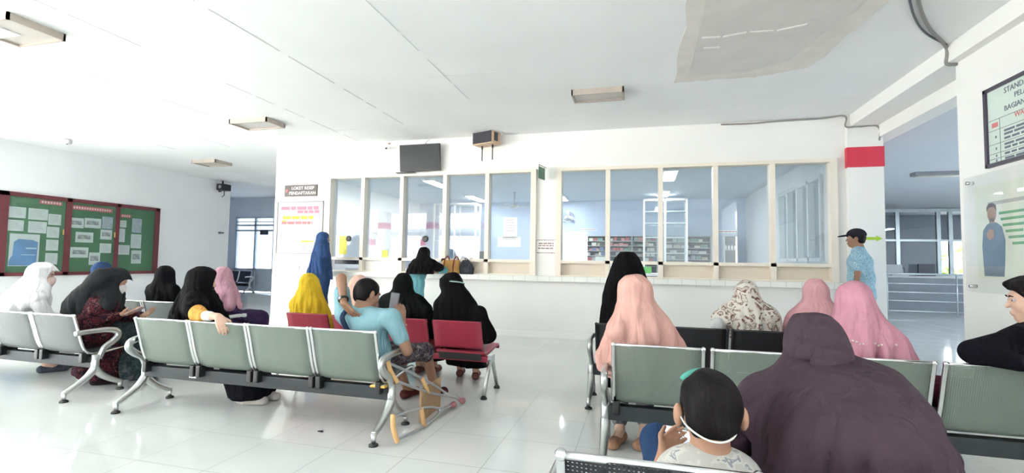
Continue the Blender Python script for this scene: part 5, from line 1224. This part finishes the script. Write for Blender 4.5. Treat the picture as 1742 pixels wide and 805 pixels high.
# ---- right group
p = Person('tall figure in a black veil standing behind the woman in peach', -.12, 4.78, 0, (-.115, 4.76, 1.205), seated=False, k=.86, slope=True)
p.body(.010).robe(cloth('black_dress', (0.0049, 0.0049, 0.0060)), seed=13, hem=.04, flare=.12).shoes(cloth('black_shoe', (0.0052, 0.0052, 0.0056)))
p.veil([(1.335, -.12, .065), (1.27, -.12, .12), (1.15, -.12, .165), (.92, -.12, .225), (.68, -.12, .25), (.45, -.12, .262)], 4.78, cloth('black_veil_f', (0.0035, 0.0035, 0.0042)), seed=13, shoulders='s')
p = Person('woman in a long peach veil with a blue mask', .06, 3.31, -15, (-.03, 3.22, 1.025), ha=-55, pitch=-8, skin=SKIN_L, slope=True)
p.leg('L', an=(-.13, 3.42, .09), to=(-.17, 3.30, .03)).leg('R', an=(.03, 3.45, .09), to=(0, 3.33, .03))
p.body(.008).mask(MASK_B).robe(cloth('peach_dress_b', (.58, .33, .28)), seed=14, hem=.40, fat=.78).trousers(cloth('grey_trouser', (.16, .17, .18)), end=.85).shoes(cloth('tan_sandal', (0.3600, 0.2000, 0.1300)), 'sandal')
p.veil([(1.145, -.04, .05), (1.1, -.04, .098), (1.0, -.03, .115), (.89, 0, .155), (.75, .02, .22), (.62, .01, .262), (.52, .03, .255)], 3.22, cloth('peach_veil', (0.6400, 0.3700, 0.3200)), Ys=[3.22, 3.22, 3.23, 3.25, 3.28, 3.30, 3.31], seed=14, amp=.020, n=8, shoulders='s')
p = Person('woman in a cream and brown flowered headscarf seated near the counter', .92, 4.52, 5, (.88, 4.52, .975))
p.arm('L', (.64, 4.42, .72), (.72, 4.62, .66), (.4, .9, 0), (0, 0, -1), .4)
fl = patterned('flower_print', [(0, (.58, .55, .49)), (.38, (.17, .09, .08)), (.42, (.42, .32, .27)), (.45, (.64, .61, .55)), (.60, (.18, .10, .09)), (.66, (.50, .43, .38))], 17)
p.body(.010).robe(cloth('pale_grey_dress', (0.6200, 0.6300, 0.6200)), seed=15)
p.veil([(1.08, .89, .037), (1.05, .885, .075), (1.0, .88, .092), (.9, .89, .135), (.78, .9, .185), (.73, .9, .2), (.60, .9, .21)], 4.52, fl, seed=15)
p = Person('woman in a plain light pink headscarf seated behind the plum veil', 1.42, 4.52, 0, (1.41, 4.53, 1.0), slope=True)
p.body(.010).robe(cloth('rose_dress', (0.5000, 0.2800, 0.3000)), seed=16)
p.veil([(1.10, 1.4, .041), (1.04, 1.41, .09), (.95, 1.42, .1), (.86, 1.41, .172), (.8, 1.41, .21), (.6, 1.42, .23)], 4.52, cloth('light_pink_veil', (0.6200, 0.3300, 0.3600)), seed=16)
p = Person('woman in a long dusty pink veil with a lace edge', 1.27, 3.30, 5, (1.22, 3.28, 1.015), slope=True)
p.body(.009).robe(cloth('dusty_rose_dress', (0.4500, 0.2200, 0.2700)), seed=17)
p.veil([(1.13, 1.23, .03), (1.1, 1.22, .078), (1.05, 1.22, .094), (.99, 1.23, .113), (.92, 1.24, .135), (.83, 1.27, .18), (.69, 1.3, .215), (.56, 1.31, .23)], 3.27, cloth('dusty_pink_veil', (0.5500, 0.2600, 0.3300)), seed=17, amp=.020, n=10, shoulders='s')
m = MB()
for q in range(26): t = -2.6 + q * .085; m.ball(((1.255 - 1.27) + .20 * math.cos(t), (3.27 - 3.30) + .165 * math.sin(t), .80 + .008 * math.sin(q * 1.3)), (.008, .008, .006), 4)
m.build('lace_edge', cloth('lace', (0.7500, 0.5800, 0.5800)), p.root)
p = Person('large woman in a plum veil tied at the nape, back to the camera', .56, 1.56, 3, (.565, 1.83, .935), pitch=-24, k=1.02)
p.arm('L', (.30, 1.72, .66), (.42, 1.98, .62), (.5, .85, .1), (0, 0, -1), .4).arm('R', (.84, 1.72, .66), (.7, 1.98, .62), (-.5, .85, .1), (0, 0, -1), .4)
PL = cloth('plum_veil', (.062, .040, .052), .06)
p.body(.009).robe(cloth('plum_dress', (0.0600, 0.0350, 0.0500)), seed=18)
p.veil([(1.08, .47, .045), (1.06, .475, .06), (1.03, .48, .07), (.98, .485, .078), (.945, .53, .15), (.89, .54, .187), (.85, .55, .206), (.77, .555, .229), (.69, .56, .240), (.60, .56, .245)], 1.55, PL, Ys=[1.84, 1.84, 1.84, 1.82, 1.76, 1.70, 1.66, 1.60, 1.56, 1.53], vox=.008, amp=.014, n=8, seed=18, qb=.62, hem=.40, head=True)
o = V3(*p.o); S = Soft(.007); S.ell(p.hp(0, -.012, .010), (.092, .115, .114), 0, [p.hr, p.hf, p.hu]); S.ell(p.hp(0, -.05, -.04), (.090, .092, .08), .03, [p.hr, p.hf, p.hu])
S.ell(p.hp(0, .11, -.03), (.064, .085, .09), .012, [p.hr, p.hf, p.hu], True); S.cut(lambda X, Y, Z: .918 - .12 * (Y - 1.72) + .012 * np.sin(26 * X) - Z)
S.build('head_wrap', PL, p.root, p.o, creases(.004, 1., 34.), 2)
S = Soft(.006)     # tied ends at the nape
c = V3(.525, 1.676, .925); S.ell(c, (.020, .018, .020)); S.ell(c + V3(.046, .016, .022), (.050, .022, .030), .012); S.ell(c + V3(.03, .004, -.008), (.03, .02, .018), .01); S.cap(c, c + V3(-.020, -.004, -.05), .012, .022, .012); S.cap(c, c + V3(.022, -.010, -.055), .012, .018, .012)
S.build('scarf_knot', PL, p.root, p.o, creases(.004, 1., 40.))

p = Person('small boy with black hair and a mint headband, white mask cord behind his ears', .17, 1.52, 0, (.195, 1.52, .795), k=.80, hk=1.0, sit=.48, pitch=-10, ha=-6, slope=False, skin=mottled('skin_boy', (.46, .25, .16), .06, 14, .55, spec=.35))
p.j['nb'] = p.j['nb'] - V3(0, -.01, .105)
for n, q in (('L', -1), ('R', 1)): p.j['sh' + n] = p.j['nb'] - V3(0, 0, .055) + p.r * q * .100
p.leg('L', kn=(.06, 1.80, .60), an=(.12, 1.70, .43), to=(.13, 1.80, .40)).leg('R', kn=(.30, 1.82, .50), an=(.22, 1.78, .42), to=(.16, 1.84, .40))
p.arm('L', (.035, 1.56, .50), (.075, 1.66, .60), (.35, .8, .4), (.6, -.1, .6), .5).arm('R', (.33, 1.58, .48), (.22, 1.72, .56), (-.5, .75, .3), (-.5, 0, .8), .5)
p.ear = .013
p.body(.006).eyes().hair(mat=HAIR)
p.shirt(patterned('boy_shirt_print', [(0, (.52, .50, .46)), (.5, (.60, .58, .53)), (.6, (.30, .31, .33)), (.66, (.58, .56, .5))], 30), .007, .42, .7, 'shirt', .92, seed=2.2)
p.trousers(cloth('navy_trousers', (0.0200, 0.0450, 0.1100)), .008, .85, 'trousers')
o = V3(*p.o); hp = lambda x, y, z: p.hp(x, y, z) - o
MB().tube([hp(.080 * math.cos(t), .060 + .0 * math.sin(t), .030 + .082 * math.sin(t)) for t in [PI * (.22 + .56 * q / 24) for q in range(25)]], .008, 8, flat=1.8).build('headband', cloth('mint', (.10, .36, .29)), p.root)
MB().tube(bezier([hp(-.080, .03, -.005), hp(-.086, -.012, -.008), hp(-.075, -.066, -.036), hp(-.038, -.098, -.060), hp(0, -.106, -.066), hp(.034, -.094, -.056), hp(.055, -.07, -.035), hp(.060, -.03, -.01)], 6), .003, 6).build('mask_cord', cloth('cord_white', (.7, .68, .62)), p.root)
p.mask(MASK_W)
t = thing('phone', 'phone with a bright screen in the hands of the boy', 'phone', (.145, 1.745, .628), 0); t.rotation_euler = (.85, .1, -.25)
MB().box(-.072, -.036, -.005, .072, .036, .003, .004).build('case', M_white, t); MB().box(-.066, -.032, .003, .066, .032, .0045).build('screen', principled('lit_screen', (.7, .75, .85), .3, emit=(.72, .78, .92), estr=.55), t)

p = Person('young man in black at the right edge, arm over the bench back', 1.90, 3.26, -35, (1.985, 3.14, 1.065), ha=-72, pitch=-6, skin=SKIN_L, sit=.50)
p.arm('L', (1.625, 2.97, .80), (1.80, 2.925, .765), (.95, -.05, -.1), (0, .1, -1), .4, sh=(1.84, 3.02, .865)).arm('R', (2.12, 3.4, .66), (1.95, 3.5, .6), (-.8, .5, 0), (0, 0, -1), .4, sh=(2.10, 3.26, .87))
p.body(.0065).eyes().hair(style='quiff')
p.shirt(cloth('black_jumper', (0.0042, 0.0042, 0.0077)), .008, .42, 1.95, 'jumper', 1.05, seed=.5)
p.trousers(cloth('maroon_trousers', (0.0700, 0.0150, 0.0300))).shoes(cloth('black_shoe', (0.0052, 0.0052, 0.0056)))

p = Person('man in a dark cap and pale blue patterned shirt standing by the pillar', 2.78, 7.2, -65, (2.725, 7.22, 1.595), ha=-72, seated=False, k=1.0, skin=SKIN_D)
p.body(.009).eyes().shirt(patterned('pale_blue_print', [(0, (.24, .39, .48)), (.47, (.34, .50, .58)), (.55, (.19, .34, .45)), (.62, (.42, .56, .62))], 22), .009, .78, .8, 'shirt', 1.18, seed=1.1).trousers(cloth('grey_trousers_b', (0.0500, 0.0550, 0.0600))).shoes(cloth('black_shoe', (0.0052, 0.0052, 0.0056)))
p.hair()
S = Soft(.006); A = [p.hr, p.hf, p.hu]; S.ell(p.hp(0, -.01, .045), V3(.092, .112, .09), 0, A); h, hu = p.hp(0, 0, .035), p.hu; S.cut(lambda X, Y, Z: -((X - h[0]) * hu[0] + (Y - h[1]) * hu[1] + (Z - h[2]) * hu[2]))
cp = S.build('cap', cloth('dark_cap', (0.0200, 0.0180, 0.0280)), p.root, p.o)
S = Soft(.005); S.ell(p.hp(0, .115, .038), V3(.075, .085, .012), 0, [p.hr, unit(p.hf - .15 * p.hu), unit(p.hu + .15 * p.hf)]); S.build('brim', cloth('dark_cap', (0.0200, 0.0180, 0.0280)), cp, (0, 0, 0)); cp.children[0].location = -Vector(p.o)
# ------------------------------------------------------------------ light and camera
def sun():
    L = bpy.data.lights.new('sun', 'SUN'); L.energy = 64; L.angle = .01; L.color = (1, .97, .92)
    o = bpy.data.objects.new('sun', L); COL.objects.link(o)
    o.rotation_euler = Vector((1.15, -.55, -1.0)).to_track_quat('-Z', 'Y').to_euler(); return o
sun()
wd = bpy.data.worlds.new('sky'); SC.world = wd; wd.use_nodes = True
bgn = wd.node_tree.nodes['Background']; bgn.inputs['Color'].default_value = (.86, .93, 1, 1); bgn.inputs['Strength'].default_value = 7.0
def lamp(name, x, y, z, sx, sy, e, col=(1, 1, 1)):
    L = bpy.data.lights.new(name, 'AREA'); L.shape = 'RECTANGLE'; L.size = sx; L.size_y = sy; L.energy = e; L.color = col
    o = bpy.data.objects.new(name, L); COL.objects.link(o); o.location = (x, y, z); return o
for x, y, e in ((.56, 9.85, 26), (.56, 12.35, 26), (-2.06, 12.8, 26), (-4.45, 10.0, 26), (-4.4, 12.6, 26)):
    lamp('tube_lamp', x, y, 2.93, .2, 1.0, e, (.92, .96, 1))
for x, y in ((10.4, 6.0), (10.8, 9.0)): lamp('tube_lamp', x, y, 2.94, .3, 1.2, 420, (.88, .94, 1))
cam = bpy.data.cameras.new('camera'); co = bpy.data.objects.new('camera', cam); COL.objects.link(co); SC.camera = co
F, YAW, PIT, ROL = 817.4, -.26073, .052715, .015739
cam.sensor_fit = 'HORIZONTAL'; cam.sensor_width = 36; cam.lens = F / 1742 * 36; cam.clip_start = .05; cam.clip_end = 200
fw = Vector((math.sin(YAW) * math.cos(PIT), math.cos(YAW) * math.cos(PIT), math.sin(PIT)))
r0 = Vector((math.cos(YAW), -math.sin(YAW), 0)); u0 = r0.cross(fw)
rt = r0 * math.cos(ROL) + u0 * math.sin(ROL); up = rt.cross(fw)
co.matrix_world = Matrix(((rt.x, up.x, -fw.x, 0), (rt.y, up.y, -fw.y, 0), (rt.z, up.z, -fw.z, H), (0, 0, 0, 1)))
vs = SC.view_settings; SC.display_settings.display_device = 'sRGB'
vs.view_transform = 'Standard'; vs.look = 'None'; vs.gamma = 1; vs.use_curve_mapping = False; vs.exposure = .32
SC.cycles.use_denoising = True; SC.cycles.max_bounces = 10; SC.cycles.diffuse_bounces = 6; SC.cycles.transparent_max_bounces = 24; SC.cycles.sample_clamp_indirect = 8
SC.cycles.caustics_reflective = False; SC.cycles.caustics_refractive = False
